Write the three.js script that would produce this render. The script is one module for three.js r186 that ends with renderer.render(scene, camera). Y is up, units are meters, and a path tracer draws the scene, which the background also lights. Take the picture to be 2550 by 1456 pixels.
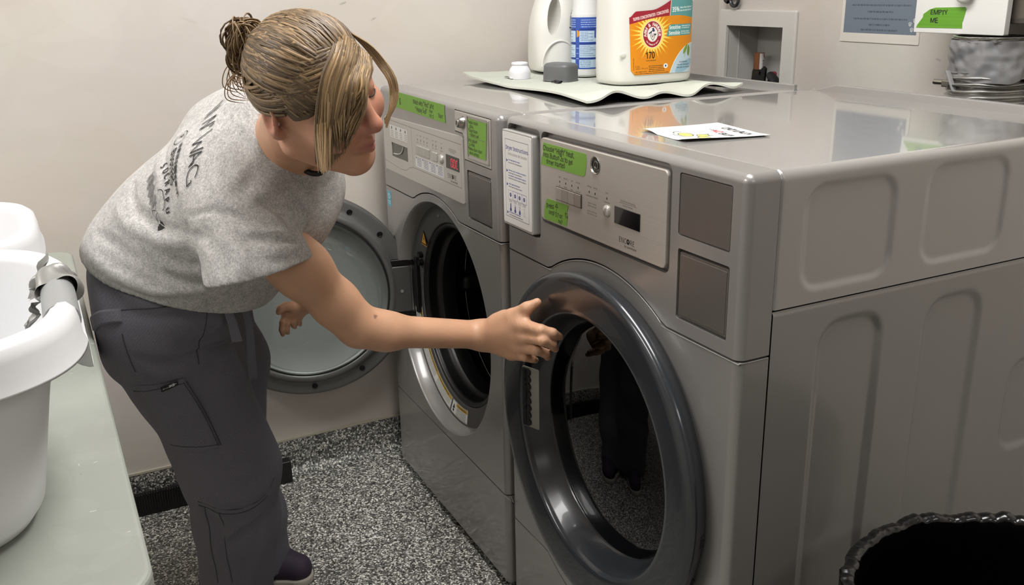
import * as THREE from 'three';
import { RoundedBoxGeometry } from 'three/addons/geometries/RoundedBoxGeometry.js';
import { RectAreaLightUniformsLib } from 'three/addons/lights/RectAreaLightUniformsLib.js';
import { mergeGeometries, mergeVertices } from 'three/addons/utils/BufferGeometryUtils.js';
import { Brush, Evaluator, SUBTRACTION, INTERSECTION } from 'three-bvh-csg';

// ---------------------------------------------------------------- camera, light, exposure
const scene = new THREE.Scene();
scene.background = new THREE.Color(0x000000);
const D2R = Math.PI / 180;
const camera = new THREE.PerspectiveCamera(34.655, 2550 / 1456, 0.02, 20);
camera.position.set(1.5889, 1.2883, 0.7959);
camera.rotation.set(-18.157 * D2R, 63.148 * D2R, -1.107 * D2R, 'YXZ');
const renderer = new THREE.WebGLRenderer({ antialias: true });
renderer.toneMapping = THREE.LinearToneMapping;
renderer.toneMappingExposure = 1.68;
renderer.shadowMap.enabled = true;
RectAreaLightUniformsLib.init();
// ceiling fittings: x, z, length along x, length along z, intensity
const CEILING = 2.46;
const LAMPS = [[0.5, 0.12, 1.2, 0.6, 9], [0.05, 2.25, 1.2, 0.6, 10.5], [3.1, 0.1, 0.6, 1.2, 2.2]];
const LAMP_COLOUR = new THREE.Color().setRGB(1.0, 0.985, 0.975);

// ---------------------------------------------------------------- helpers
let seed = 7;
const rnd = () => { seed = (seed * 1664525 + 1013904223) >>> 0; return seed / 4294967296; };
const used = {};
function numbered(n) { if (used[n] === undefined) { used[n] = 0; return n; } used[n]++; return n + '_' + String(used[n]).padStart(3, '0'); }
function sh(o) { o.traverse(c => { if (c.isMesh) { c.castShadow = true; c.receiveShadow = true; } }); return o; }
function tag(o, label, category, group) { o.userData.label = label; o.userData.category = category; if (group) o.userData.group = group; return o; }
function thing(name, label, category, pos = [0, 0, 0], turn = 0, group) {
  const o = new THREE.Group(); o.name = numbered(name); o.position.set(...pos); o.rotation.y = turn; scene.add(o);
  return tag(o, label, category, group);
}
function part(name, geo, mat, parent, label) {
  const m = new THREE.Mesh(Array.isArray(geo) ? merge(geo) : geo, mat); m.name = numbered(name); parent.add(m);
  m.castShadow = m.receiveShadow = true; if (label) m.userData.label = label; return m;
}
function single(name, geo, mat, label, category, group) { return tag(part(name, geo, mat, scene), label, category, group); }
function structure(name, geo, mat, parent = scene) { const m = part(name, geo, mat, parent); if (parent === scene) m.userData.kind = 'structure'; return m; }
function norm(g) {
  g = g.index ? g.toNonIndexed() : g.clone();
  for (const k of Object.keys(g.attributes)) if (!['position', 'normal', 'uv'].includes(k)) g.deleteAttribute(k);
  if (!g.attributes.normal) g.computeVertexNormals();
  if (!g.attributes.uv) g.setAttribute('uv', new THREE.BufferAttribute(new Float32Array(g.attributes.position.count * 2), 2));
  g.clearGroups(); return g;
}
const merge = gs => mergeGeometries(gs.map(norm));
const V = (x, y, z) => new THREE.Vector3(x, y, z);
const lin = (r, g, b) => new THREE.Color().setRGB(r, g, b);
function M(color, roughness = 0.6, metalness = 0, extra = {}) {
  const c = color.isColor ? color : new THREE.Color(color);
  const physical = ['clearcoat', 'transmission', 'sheen', 'specularIntensity'].some(k => k in extra);
  return new (physical ? THREE.MeshPhysicalMaterial : THREE.MeshStandardMaterial)({ color: c, roughness, metalness, side: THREE.DoubleSide, ...extra });
}
function rbox(w, h, d, r = 0.004, x = 0, y = 0, z = 0, seg = 3) { const g = new RoundedBoxGeometry(w, h, d, seg, Math.min(r, w / 2, h / 2, d / 2) * 0.999); g.translate(x, y, z); return g; }
function box(w, h, d, x = 0, y = 0, z = 0) { const g = new THREE.BoxGeometry(w, h, d); g.translate(x, y, z); return g; }
function rrect(x0, y0, x1, y1, r) {
  const s = new THREE.Shape();
  s.moveTo(x0 + r, y0); s.lineTo(x1 - r, y0); s.absarc(x1 - r, y0 + r, r, -Math.PI / 2, 0); s.lineTo(x1, y1 - r); s.absarc(x1 - r, y1 - r, r, 0, Math.PI / 2);
  s.lineTo(x0 + r, y1); s.absarc(x0 + r, y1 - r, r, Math.PI / 2, Math.PI); s.lineTo(x0, y0 + r); s.absarc(x0 + r, y0 + r, r, Math.PI, 1.5 * Math.PI); return s;
}
function poly(pts) { const s = new THREE.Shape(); pts.forEach((p, i) => i ? s.lineTo(p[0], p[1]) : s.moveTo(p[0], p[1])); s.closePath(); return s; }
function ext(shape, z0, z1, bevel = 0, seg = 12) {
  const g = new THREE.ExtrudeGeometry(shape, bevel ? { depth: z1 - z0 - 2 * bevel, bevelEnabled: true, bevelSize: bevel, bevelThickness: bevel, bevelOffset: -bevel, bevelSegments: 3, curveSegments: seg } : { depth: z1 - z0, bevelEnabled: false, curveSegments: seg });
  g.translate(0, 0, z0 + bevel); return g;
}
function planarUV(g, x0, y0, w, h, ax = 0, ay = 1) {
  const p = g.attributes.position, uv = new Float32Array(p.count * 2);
  for (let i = 0; i < p.count; i++) { uv[2 * i] = (p.getComponent(i, ax) - x0) / w; uv[2 * i + 1] = (p.getComponent(i, ay) - y0) / h; }
  g.setAttribute('uv', new THREE.BufferAttribute(uv, 2)); return g;
}
function boxUV(g, s = 1) {       // uv in metres from the dominant axis of each triangle
  g = g.index ? g.toNonIndexed() : g; const p = g.attributes.position, uv = new Float32Array(p.count * 2);
  const a = V(), b = V(), c = V();
  for (let i = 0; i < p.count; i += 3) {
    a.fromBufferAttribute(p, i); b.fromBufferAttribute(p, i + 1).sub(a); c.fromBufferAttribute(p, i + 2).sub(a); b.cross(c);
    const n = [Math.abs(b.x), Math.abs(b.y), Math.abs(b.z)], k = n.indexOf(Math.max(...n));
    for (let j = i; j < i + 3; j++) { const q = [p.getX(j), p.getY(j), p.getZ(j)]; uv[2 * j] = (k === 0 ? q[2] : q[0]) * s; uv[2 * j + 1] = (k === 1 ? q[2] : q[1]) * s; }
  }
  g.setAttribute('uv', new THREE.BufferAttribute(uv, 2)); return g;
}
function tube(pts, r, seg = 40, rad = 8, closed = false) {
  const g = new THREE.TubeGeometry(new THREE.CatmullRomCurve3(pts.map(p => V(...p)), closed, 'catmullrom', 0.5), seg, r, rad, closed);
  if (closed) return g;
  return g;
}
function lathe(profile, seg = 96, a0 = 0, a1 = Math.PI * 2) { return new THREE.LatheGeometry(profile.map(p => new THREE.Vector2(p[0], p[1])), seg, a0, a1); }
function latheZ(profile, seg = 96, a0 = 0, a1 = Math.PI * 2) { const g = lathe(profile, seg, a0, a1); g.rotateX(Math.PI / 2); return g; }   // axis along +z
function cyl(r0, r1, h, x, y, z, axis = 'y', seg = 24) {
  const g = new THREE.CylinderGeometry(r1, r0, h, seg); if (axis === 'z') g.rotateX(Math.PI / 2); if (axis === 'x') g.rotateZ(-Math.PI / 2); g.translate(x, y, z); return g;
}
const ev = new Evaluator(); ev.useGroups = false;
function solid(g) {                       // turn a closed shell right side out
  g = norm(g); const p = g.attributes.position, a = V(), b = V(), c = V(); let v = 0;
  for (let i = 0; i < p.count; i += 3) { a.fromBufferAttribute(p, i); b.fromBufferAttribute(p, i + 1); c.fromBufferAttribute(p, i + 2); v += a.dot(b.cross(c)); }
  if (v < 0) { for (const k of ['position', 'normal', 'uv']) { const at = g.attributes[k], n = at.itemSize; for (let i = 0; i < at.count; i += 3) for (let q = 0; q < n; q++) { const t = at.array[(i + 1) * n + q]; at.array[(i + 1) * n + q] = at.array[(i + 2) * n + q]; at.array[(i + 2) * n + q] = t; } } const nn = g.attributes.normal.array; for (let i = 0; i < nn.length; i++) nn[i] = -nn[i]; }
  return g;
}
function csg(a, b, op) { const A = new Brush(solid(a)), B = new Brush(solid(b)); A.updateMatrixWorld(); B.updateMatrixWorld(); return ev.evaluate(A, B, op).geometry; }
const cut = (a, b) => csg(a, b, SUBTRACTION), common = (a, b) => csg(a, b, INTERSECTION);

// canvases
function canvas(w, h, draw, opts = {}) {
  const c = document.createElement('canvas'); c.width = w; c.height = h; const x = c.getContext('2d'); draw(x, w, h);
  const t = new THREE.CanvasTexture(c); if (!opts.data) t.colorSpace = THREE.SRGBColorSpace; t.magFilter = THREE.LinearFilter; t.anisotropy = 8;
  if (opts.repeat) { t.wrapS = t.wrapT = THREE.RepeatWrapping; } return t;
}
function hand(x, str, px, py, size, col = '#16210c', weight = 2.4) {      // marker handwriting, letter by letter
  x.fillStyle = col; x.strokeStyle = col; let cx = px;
  for (const ch of str) {
    x.save(); x.translate(cx, py + (rnd() - 0.5) * size * 0.12); x.rotate((rnd() - 0.5) * 0.2 - 0.03); const k = size * (0.92 + rnd() * 0.16);
    x.font = k + 'px sans-serif'; x.fillText(ch, 0, 0); x.lineJoin = 'round'; x.lineWidth = size * 0.045; x.strokeText(ch, 0, 0); const w = x.measureText(ch).width; x.restore(); cx += w * 0.95;
  }
}
function greek(x, px, py, w, h, col, jitter = 0.35) {                // a line of print too small to read
  x.fillStyle = col; let c = px; while (c < px + w) { const l = h * (0.5 + rnd() * 2.2); x.globalAlpha = 0.65 + rnd() * 0.3; x.fillRect(c, py + (rnd() - 0.5) * h * jitter * 0.3, Math.min(l, px + w - c), h); c += l + h * 0.45; } x.globalAlpha = 1;
}
function noiseTex(n, fn, srgb = true) {
  const d = new Uint8Array(n * n * 4); for (let j = 0; j < n; j++) for (let i = 0; i < n; i++) { const v = fn(i, j, n), k = (j * n + i) * 4; d[k] = v[0]; d[k + 1] = v[1]; d[k + 2] = v[2]; d[k + 3] = 255; }
  const t = new THREE.DataTexture(d, n, n); t.magFilter = THREE.LinearFilter; t.minFilter = THREE.LinearMipmapLinearFilter; t.generateMipmaps = true; t.wrapS = t.wrapT = THREE.RepeatWrapping; if (srgb) t.colorSpace = THREE.SRGBColorSpace; t.needsUpdate = true; return t;
}
// tileable value noise
function lattice(n) { const a = new Float32Array(n * n); for (let i = 0; i < a.length; i++) a[i] = rnd(); return (u, v) => { u = (u % 1 + 1) % 1 * n; v = (v % 1 + 1) % 1 * n; const i = Math.floor(u), j = Math.floor(v), f = u - i, g = v - j, F = f * f * (3 - 2 * f), G = g * g * (3 - 2 * g), i1 = (i + 1) % n, j1 = (j + 1) % n; const q = (p, r) => a[(r % n) * n + p % n]; return (q(i, j) * (1 - F) + q(i1, j) * F) * (1 - G) + (q(i, j1) * (1 - F) + q(i1, j1) * F) * G; }; }

// ---------------------------------------------------------------- the room
const XL = -0.783, ZB = -1.1335, XR = 5.0, ZF = 3.4;
const speckle = (() => {                        // flecked vinyl, one metre of it
  const n = 1024, f = new Float32Array(n * n).fill(0.3);
  for (let k = 0; k < 100000; k++) {
    const x = Math.floor(rnd() * n), y = Math.floor(rnd() * n), a = 1 + rnd() * 2.6, b = 1 + rnd() * 2.0, t = rnd() * 3.14, q = rnd(), v = q < 0.34 ? 0.05 + rnd() * 0.14 : q < 0.64 ? 0.36 + rnd() * 0.2 : 0.68 + rnd() * 0.32, c = Math.cos(t), s = Math.sin(t);
    for (let j = -4; j <= 4; j++) for (let i = -4; i <= 4; i++) { const u = (i * c + j * s) / a, w = (-i * s + j * c) / b; if (u * u + w * w < 1) f[((y + j + n) % n) * n + (x + i + n) % n] = v; }
  }
  return f;
})();
const floorTex = noiseTex(1024, (i, j, n) => { const v = speckle[j * n + i]; return [32 + v * 222, 32 + v * 219, 31 + v * 210]; });
const floorBump = noiseTex(1024, (i, j, n) => { const v = 90 + speckle[j * n + i] * 120 + (rnd() - 0.5) * 60; return [v, v, v]; }, false);
const floorMat = M(0xffffff, 0.42, 0, { map: floorTex, bumpMap: floorBump, bumpScale: 0.0012 });
const wl1 = lattice(8), wl2 = lattice(37), wl3 = lattice(160);
const wallBump = noiseTex(512, (i, j, n) => { const v = 128 + (wl2(i / n, j / n) - 0.5) * 90 + (wl3(i / n, j / n) - 0.5) * 70; return [v, v, v]; }, false);
const WALLC = [202, 195, 187];
function wallCanvas(marks) {
  return canvas(1024, 1024, (x, w, h) => {
    x.fillStyle = `rgb(${WALLC})`; x.fillRect(0, 0, w, h);
    for (let k = 0; k < 900; k++) { x.globalAlpha = 0.015 + rnd() * 0.02; x.fillStyle = rnd() < 0.5 ? '#fff' : '#b5a88e'; const r = 10 + rnd() * 60; x.beginPath(); x.ellipse(rnd() * w, rnd() * h, r, r * (0.3 + rnd()), rnd() * 3, 0, 7); x.fill(); }
    x.globalAlpha = 1; marks(x, w, h);
  });
}
function wallMat(tex) { return M(0xffffff, 0.55, 0, { map: tex, bumpMap: wallBump, bumpScale: 0.0006 }); }
const scuffs = (n, a = 0.5) => (x, w, h) => { for (let k = 0; k < n; k++) { x.globalAlpha = a * (0.25 + rnd() * 0.75); x.strokeStyle = rnd() < 0.6 ? '#6a6459' : '#8f846f'; x.lineWidth = 0.7 + rnd() * 1.2; const px = rnd() * w, py = rnd() * h, t = rnd() * 6, l = 2 + rnd() * rnd() * 26; x.beginPath(); x.moveTo(px, py); x.quadraticCurveTo(px + Math.cos(t) * l * 0.5 + rnd() * 3, py + Math.sin(t) * l * 0.5, px + Math.cos(t) * l, py + Math.sin(t) * l); x.stroke(); } x.globalAlpha = 1; };
// the left wall is seen between y 0 and 1.7 and z -1.2 and 2.7; 1024 px stand for 2.46 m up and 3.9 m along
const leftTex = wallCanvas((x, w, h) => {
  scuffs(36, 0.16)(x, w, h);
  const P = (z, y) => [(z - ZB) / (ZF - ZB) * w, h - y / CEILING * h];
  x.strokeStyle = '#4d4a44'; x.lineWidth = 0.7; x.globalAlpha = 0.7; for (const [z0, y0, z1, y1] of [[1.06, 1.02, 1.03, 1.05], [1.055, 1.018, 1.045, 1.03], [0.87, 1.07, 0.868, 1.085], [0.88, 1.115, 0.872, 1.117], [-0.02, 1.21, -0.03, 1.216], [0.06, 1.25, 0.045, 1.255]]) { x.beginPath(); x.moveTo(...P(z0, y0)); x.lineTo(...P(z1, y1)); x.stroke(); }
});
const wallLeftMat = wallMat(leftTex), wallMatPlain = wallMat(wallCanvas(scuffs(40)));
const backMat = wallMat(wallCanvas(scuffs(260, 0.35)));
function slab(w, h, d, x, y, z, ax, ay, u0, v0, us, vs) { return planarUV(box(w, h, d, x, y, z), u0, v0, us, vs, ax, ay); }
const floorGeo = box(XR - XL + 0.3, 0.12, ZF - ZB + 0.3, (XR + XL) / 2, -0.06, (ZF + ZB) / 2); planarUV(floorGeo, 0, 0, 1, 1, 0, 2);
structure('floor', floorGeo, floorMat);
structure('ceiling', box(XR - XL + 0.3, 0.12, ZF - ZB + 0.3, (XR + XL) / 2, CEILING + 0.06, (ZF + ZB) / 2), M(0xe6e3dc, 0.9));
structure('wall_left', slab(0.12, CEILING, ZF - ZB, XL - 0.06, CEILING / 2, (ZF + ZB) / 2, 2, 1, ZB, 0, ZF - ZB, CEILING), wallLeftMat);
structure('wall_right', slab(0.12, CEILING, ZF - ZB, XR + 0.06, CEILING / 2, (ZF + ZB) / 2, 2, 1, ZB, 0, ZF - ZB, CEILING), wallMatPlain);
structure('wall_front', slab(XR - XL + 0.24, CEILING, 0.12, (XR + XL) / 2, CEILING / 2, ZF + 0.06, 0, 1, XL, 0, XR - XL, CEILING), wallMatPlain);
// back wall with the square recess behind the washer
const RX0 = -0.733, RX1 = -0.491, RY0 = 0.93, RY1 = 1.160, RD = 0.15;
{
  let g = box(XR - XL + 0.24, CEILING, 0.22, (XR + XL) / 2, CEILING / 2, ZB - 0.11);
  g = cut(g, box(RX1 - RX0 + 0.02, RY1 - RY0 + 0.02, RD * 2, (RX0 + RX1) / 2, (RY0 + RY1) / 2, ZB));
  structure('wall_back', planarUV(g, XL, 0, 2.46, 2.46), backMat);
}
// coved baseboard of the same vinyl running up the left wall
{
  const prof = [[0, 0.104], [0.004, 0.102], [0.0045, 0.05]]; for (let k = 0; k <= 8; k++) { const a = k / 8 * Math.PI / 2; prof.push([0.0045 + 0.03 * (1 - Math.cos(a)), 0.034 - 0.03 * Math.sin(a)]); } prof.push([0.06, 0.0012], [0.06, -0.01], [0, -0.01]);
  const g = ext(poly(prof), 0, ZF - ZB); g.rotateY(0); const gg = g.clone(); gg.translate(XL, 0, ZB); structure('baseboard_left', boxUV(gg, 1), floorMat);
  structure('trim_1', box(0.006, 0.006, ZF - ZB, XL + 0.002, 0.1065, (ZF + ZB) / 2), M(0xb9b2a2, 0.7));
}
// ceiling fittings
for (const [x, z, lx, lz, I] of LAMPS) {
  const lamp = thing('ceiling_light', x > 2 ? 'white ceiling light panel over the open floor right of the dryer' : z > 1 ? 'white ceiling light panel behind the folding table' : 'white ceiling light panel straight above the washer and dryer', 'light', [x, CEILING, z]);
  part('housing', cut(rbox(lx + 0.06, 0.05, lz + 0.06, 0.006, 0, -0.026, 0), box(lx, 0.03, lz, 0, -0.05, 0)), M(0xeeeeea, 0.5), lamp);
  part('diffuser', box(lx - 0.004, 0.004, lz - 0.004, 0, -0.042, 0), M(0xffffff, 0.6, 0, { emissive: LAMP_COLOUR, emissiveIntensity: 2.2 }), lamp);
  const L = new THREE.RectAreaLight(LAMP_COLOUR, I, lx, lz); L.position.set(x, CEILING - 0.047, z); L.rotation.x = -Math.PI / 2; scene.add(L);
}
// black bristle strip lying along the foot of the left wall
{
  const t = thing('brush_strip', 'black ribbed rubber strip lying along the foot of the left wall', 'strip', [XL + 0.036, 0, 0.31]); const mat = M(0x0b0b0c, 0.45);
  part('backing', [rbox(0.014, 0.062, 0.60, 0.003, 0, 0.034, 0.3)], mat, t);
  const gs = []; for (let k = 0; k < 86; k++) gs.push(box(0.012, 0.05, 0.0036, 0.004, 0.043 + (k % 2) * 0.001, 0.05 + k * 0.0063)); part('bristle_row', gs, M(0x111112, 0.5), t).userData.kind = 'stuff';
  part('end_block', rbox(0.03, 0.064, 0.05, 0.003, 0.002, 0.034, 0.022), M(0x0d0d0e, 0.35), t);
}

// ---------------------------------------------------------------- washer and dryer
const MW = 0.686, MH = 1.0553, MD = 0.765, FD = 0.053;
const flake = noiseTex(256, (i, j) => { const v = 128 + (rnd() - 0.5) * 46; return [v, v, v]; });
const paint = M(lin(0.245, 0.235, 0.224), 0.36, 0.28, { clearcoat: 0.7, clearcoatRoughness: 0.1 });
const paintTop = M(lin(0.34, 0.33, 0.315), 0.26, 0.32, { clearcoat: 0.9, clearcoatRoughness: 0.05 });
const panelSilver = (tex) => M(0xffffff, 0.34, 0.35, { map: tex });
const groove = M(0x0c0c0c, 0.8);
const dark = M(0x15161a, 0.4), blackRubber = M(0x070707, 0.38), chrome = M(0xb8b6b0, 0.22, 0.95);
function sdRR(px, py, cx, cy, hx, hy, r) { const qx = Math.abs(px - cx) - hx + r, qy = Math.abs(py - cy) - hy + r; return Math.min(Math.max(qx, qy), 0) + Math.hypot(Math.max(qx, 0), Math.max(qy, 0)) - r; }
const sstep = (a, b, x) => { const t = Math.min(1, Math.max(0, (x - a) / (b - a))); return t * t * (3 - 2 * t); };
function grid(nu, nv, fn) {         // surface through fn(u, v) -> [x, y, z], u and v in 0..1
  const pos = [], uv = [], idx = []; for (let j = 0; j <= nv; j++) for (let i = 0; i <= nu; i++) { pos.push(...fn(i / nu, j / nv)); uv.push(i / nu, j / nv); }
  for (let j = 0; j < nv; j++) for (let i = 0; i < nu; i++) { const a = j * (nu + 1) + i, b = a + 1, c = a + nu + 1, d = c + 1; idx.push(a, b, d, a, d, c); }
  const g = new THREE.BufferGeometry(); g.setAttribute('position', new THREE.Float32BufferAttribute(pos, 3)); g.setAttribute('uv', new THREE.Float32BufferAttribute(uv, 2)); g.setIndex(idx); g.computeVertexNormals(); return g;
}
// upper casing: one sheet folded over from the right side across the top to the left side
function casing(pads) {
  const r = 0.015, y0 = 0.8645, side = MH - r - y0, arc = Math.PI / 2 * r, top = MW - 2 * r, L = 2 * side + 2 * arc + top;
  const fn = (u, v) => {
    const z = -FD - 0.0025 - v * (MD - FD - 0.006); let s = u * L, e = 0; const lip = 0.0022 * (1 - sstep(0, 0.0035, v * (MD - FD)));
    if (s <= side) { const y = y0 + s; for (const [zc, yc, hz, hy, rr] of pads) e += 0.0042 * (1 - sstep(-0.011, 0.0, sdRR(z, y, zc, yc, hz, hy, rr))); return [MW - e - lip, y, z]; }
    s -= side; if (s <= arc) { const a = s / r; return [MW - r + (r - lip) * Math.cos(a), MH - r + (r - lip) * Math.sin(a), z]; }
    s -= arc; if (s <= top) return [MW - r - s, MH - lip, z];
    s -= top; if (s <= arc) { const a = Math.PI / 2 + s / r; return [r + (r - lip) * Math.cos(a), MH - r + (r - lip) * Math.sin(a), z]; }
    s -= arc; return [lip, MH - r - s, z];
  };
  // stations: dense over the side and the arcs, sparse over the top
  const us = []; const push = (a, b, n) => { for (let i = 0; i < n; i++) us.push((a + (b - a) * i / n) / L); }; push(0, side, 60); push(side, side + arc, 10); push(side + arc, side + arc + top, 12); push(side + arc + top, side + 2 * arc + top, 10); push(side + 2 * arc + top, L, 4); us.push(1);
  const vs = [0, 0.001, 0.002, 0.0035, 0.005]; for (let k = 1; k <= 190; k++) vs.push(0.005 + k / 190 * 0.995);
  const nu = us.length - 1, nv = vs.length - 1; return grid(nu, nv, (u, v) => fn(us[Math.round(u * nu)], vs[Math.round(v * nv)]));
}
function sidePanel(pads) {
  const z0 = -FD - 0.0025, z1 = -MD + 0.004, y0 = 0.02, y1 = 0.8615;
  return grid(190, 215, (u, v) => { const z = z0 + (z1 - z0) * u, y = y0 + (y1 - y0) * v; let e = 0; for (const [zc, yc, hz, hy, rr, dep] of pads) e += dep * (1 - sstep(-0.013, 0.0, sdRR(z, y, zc, yc, hz, hy, rr))); const b = 0.0025 * (1 - sstep(0, 0.004, y1 - y)); return [MW - e - b, y, z]; });
}
// arched seam between the control fascia and the door panel
function archPts(cx, cy, r, ys, x0, x1, n = 40) {
  const dx = Math.sqrt(r * r - (ys - cy) ** 2), f = 0.006, P = [[x0, ys], [cx - dx - f, ys]], a0 = Math.atan2(ys - cy, -dx), a1 = Math.atan2(ys - cy, dx);
  for (let k = 1; k < n; k++) { const a = a0 + (a1 - a0) * k / n; P.push([cx + r * Math.cos(a), cy + r * Math.sin(a)]); } P.push([cx + dx + f, ys], [x1, ys]); return P;
}
function frontShell() { const g = new RoundedBoxGeometry(MW, MH - 0.012, 0.2, 4, 0.0135); g.translate(MW / 2, (MH + 0.012) / 2, -0.1); return g; }
const shell = frontShell(), GAP = 0.0016;
function region(pts) { return ext(poly(pts), -FD, 0.02); }
function bead(pts, r = 0.0013) {     // the rolled lip under a seam, front and round the right side
  const p = pts.filter(q => q[0] > 0.004 && q[0] < MW - 0.012).map(q => [q[0], q[1], -0.0006]); const y = pts[pts.length - 1][1];
  p.push([MW - 0.0125, y, -0.0008], [MW - 0.004, y, -0.0042], [MW - 0.0008, y, -0.0125], [MW - 0.0006, y, -FD + 0.001]);
  return tube([[0.006, pts[0][1], -0.003], ...p], r, p.length * 5, 6);
}
function machine(root, seam, kick, pads, lowPads, hole) {
  const up = common(shell, region([...seam.map(p => [p[0], p[1] + GAP]), [MW + 0.02, MH + 0.02], [-0.02, MH + 0.02]]));
  const mid = common(shell, region([...kick.map(p => [p[0], p[1] + GAP]), ...seam.slice().reverse().map(p => [p[0], p[1] - GAP])]));
  const low = common(shell, region([[-0.02, 0], [MW + 0.02, 0], ...kick.slice().reverse().map(p => [p[0], p[1] - GAP])]));
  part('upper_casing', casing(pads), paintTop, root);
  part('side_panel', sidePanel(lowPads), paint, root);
  part('cabinet', [cut(box(MW - 0.018, MH - 0.05, MD - FD - 0.02, MW / 2, MH / 2 - 0.005, -FD - (MD - FD) / 2), cyl(hole[2], hole[2], 0.5, hole[0], hole[1], -FD - 0.24, 'z', 64)), box(MW - 0.03, 0.03, 0.02, MW / 2, 0.022, -0.03)], M(0x2c2b29, 0.6, 0.2), root);
  return { up, mid, low };
}
const DY = new THREE.Group();
const dryer = thing('dryer', 'silver grey front-loading dryer on the right with a closed dark round door', 'dryer', [0, 0, 0]);
{
  const ccx = 0.343, ccy = 0.528, seam = archPts(ccx, ccy, 0.3225, 0.7995, -0.02, MW + 0.02);
  const kr = 0.38, ky = 0.199, kdx = Math.sqrt(kr * kr - (ky - ccy) ** 2), kick = [[-0.02, ky]]; for (let k = 0; k <= 24; k++) { const a = Math.PI + Math.atan2(ccy - ky, kdx) + (Math.PI - 2 * Math.atan2(ccy - ky, kdx)) * k / 24; kick.push([ccx + kr * Math.cos(a), ccy + kr * Math.sin(a)]); } kick.push([MW + 0.02, ky]);
  const pads = [[-0.1845, 0.957, 0.0875, 0.0775, 0.036], [-0.4185, 0.960, 0.0905, 0.0775, 0.036]];
  const low = [[-0.206, 0.50, 0.066, 0.335, 0.045, 0.0055], [-0.422, 0.47, 0.067, 0.363, 0.045, 0.0055], [-0.68, 0.60, 0.105, 0.088, 0.045, 0.0055]];
  let { up, mid, low: kp } = machine(dryer, seam, kick, pads, low, [ccx, ccy, 0.274]);
  // recesses in the fascia: label holder, control panel, two square covers
  up = cut(up, ext(rrect(0.012, 0.846, 0.1375, 1.0445, 0.012), -0.016, 0.03));
  up = cut(up, ext(rrect(0.142, 0.882, 0.5255, 1.0445, 0.013), -0.012, 0.03));
  up = cut(up, ext(rrect(0.5435, 0.9465, 0.6565, 1.0365, 0.004), -0.004, 0.03));
  up = cut(up, ext(rrect(0.545, 0.822, 0.658, 0.9275, 0.004), -0.009, 0.03));
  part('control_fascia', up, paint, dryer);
  mid = cut(mid, cyl(0.272, 0.272, 0.3, ccx, ccy, -0.1, 'z', 96));
  part('front_panel', [mid, bead(seam.map(p => [p[0], p[1] - 0.0026]))], paint, dryer);
  part('kick_panel', [kp, bead(kick.map(p => [p[0], p[1] - 0.0026]), 0.001)], paint, dryer);
  // rear lip
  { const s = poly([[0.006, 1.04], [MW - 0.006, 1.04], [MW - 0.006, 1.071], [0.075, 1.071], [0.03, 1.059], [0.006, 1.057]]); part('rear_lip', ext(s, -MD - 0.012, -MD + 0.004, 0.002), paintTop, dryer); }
  // label holder
  const instr = canvas(512, 760, (x, w, h) => {
    x.fillStyle = '#dcdbd8'; x.fillRect(0, 0, w, h); x.strokeStyle = '#55565e'; x.lineWidth = 4; x.strokeRect(44, 56, w - 92, h - 112);
    x.fillStyle = '#37417e'; x.font = 'bold 46px sans-serif'; x.textAlign = 'center'; x.fillText('Dryer Instructions', w / 2 + 4, 140); x.fillStyle = '#555'; x.font = '32px sans-serif'; x.fillText('Instructions del secador', w / 2 + 14, 184);
    x.textAlign = 'left'; for (const [y, n] of [[232, 2], [318, 4], [432, 2], [672, 2]]) { x.fillStyle = '#37417e'; x.beginPath(); x.moveTo(62, y - 14); x.lineTo(92, y); x.lineTo(62, y + 14); x.fill(); for (let k = 0; k < n; k++) greek(x, 100, y - 12 + k * 22, k === 1 ? 250 : n === 4 ? 320 : 210, 9, k % 2 ? '#5d5f6c' : '#454f88'); }
    x.strokeStyle = '#777'; x.lineWidth = 2; x.strokeRect(92, 478, 332, 74); for (let k = 0; k < 4; k++) { const px = 92 + 83 * k; x.strokeRect(px, 478, 83, 74); x.fillStyle = '#37417e'; x.beginPath(); x.arc(px + 41, 515, 17, 0, 7); x.fill(); x.fillStyle = '#aab'; x.fillRect(px + 36, 508, 10, 12); greek(x, px + 8, 558, 66, 6, '#666'); greek(x, px + 14, 570, 54, 6, '#666');
      x.lineWidth = 3; x.strokeStyle = k < 3 ? '#37417e' : '#888'; x.beginPath(); x.arc(px + 41, 640, 15, -1.1, 4.25); x.lineTo(px + 34, 596); x.arc(px + 41, 594, 7, Math.PI, 0); x.lineTo(px + 48, 628); x.stroke(); if (k < 3) { x.fillStyle = '#37417e'; x.fill(); x.fillStyle = '#dcdbd8'; if (k) x.fillRect(px + 36, 590, 10, k * 14); } }
  });
  part('label_holder', ext(rrect(0.003, 0.851, 0.1225, 1.0325, 0.004), -0.012, 0.0075, 0.0012), M(0xa9a7a2, 0.4, 0.2), dryer, 'framed printed instruction card');
  part('instruction_card', planarUV(ext(rrect(0.006, 0.856, 0.1185, 1.0285, 0.003), 0.0073, 0.0082), 0.006, 0.856, 0.1125, 0.1725), M(0xffffff, 0.4, 0, { map: instr }), dryer, 'white printed card headed Dryer Instructions');
  // control panel
  const PX0 = 0.1465, PX1 = 0.5195, PY0 = 0.8885, PY1 = 1.0345;
  const brush = (x, w, h, base) => { x.fillStyle = base; x.fillRect(0, 0, w, h); for (let k = 0; k < 900; k++) { x.globalAlpha = 0.05; x.fillStyle = rnd() < 0.5 ? '#fff' : '#444'; x.fillRect(0, rnd() * h, w, 0.6); } x.globalAlpha = 1; };
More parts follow.
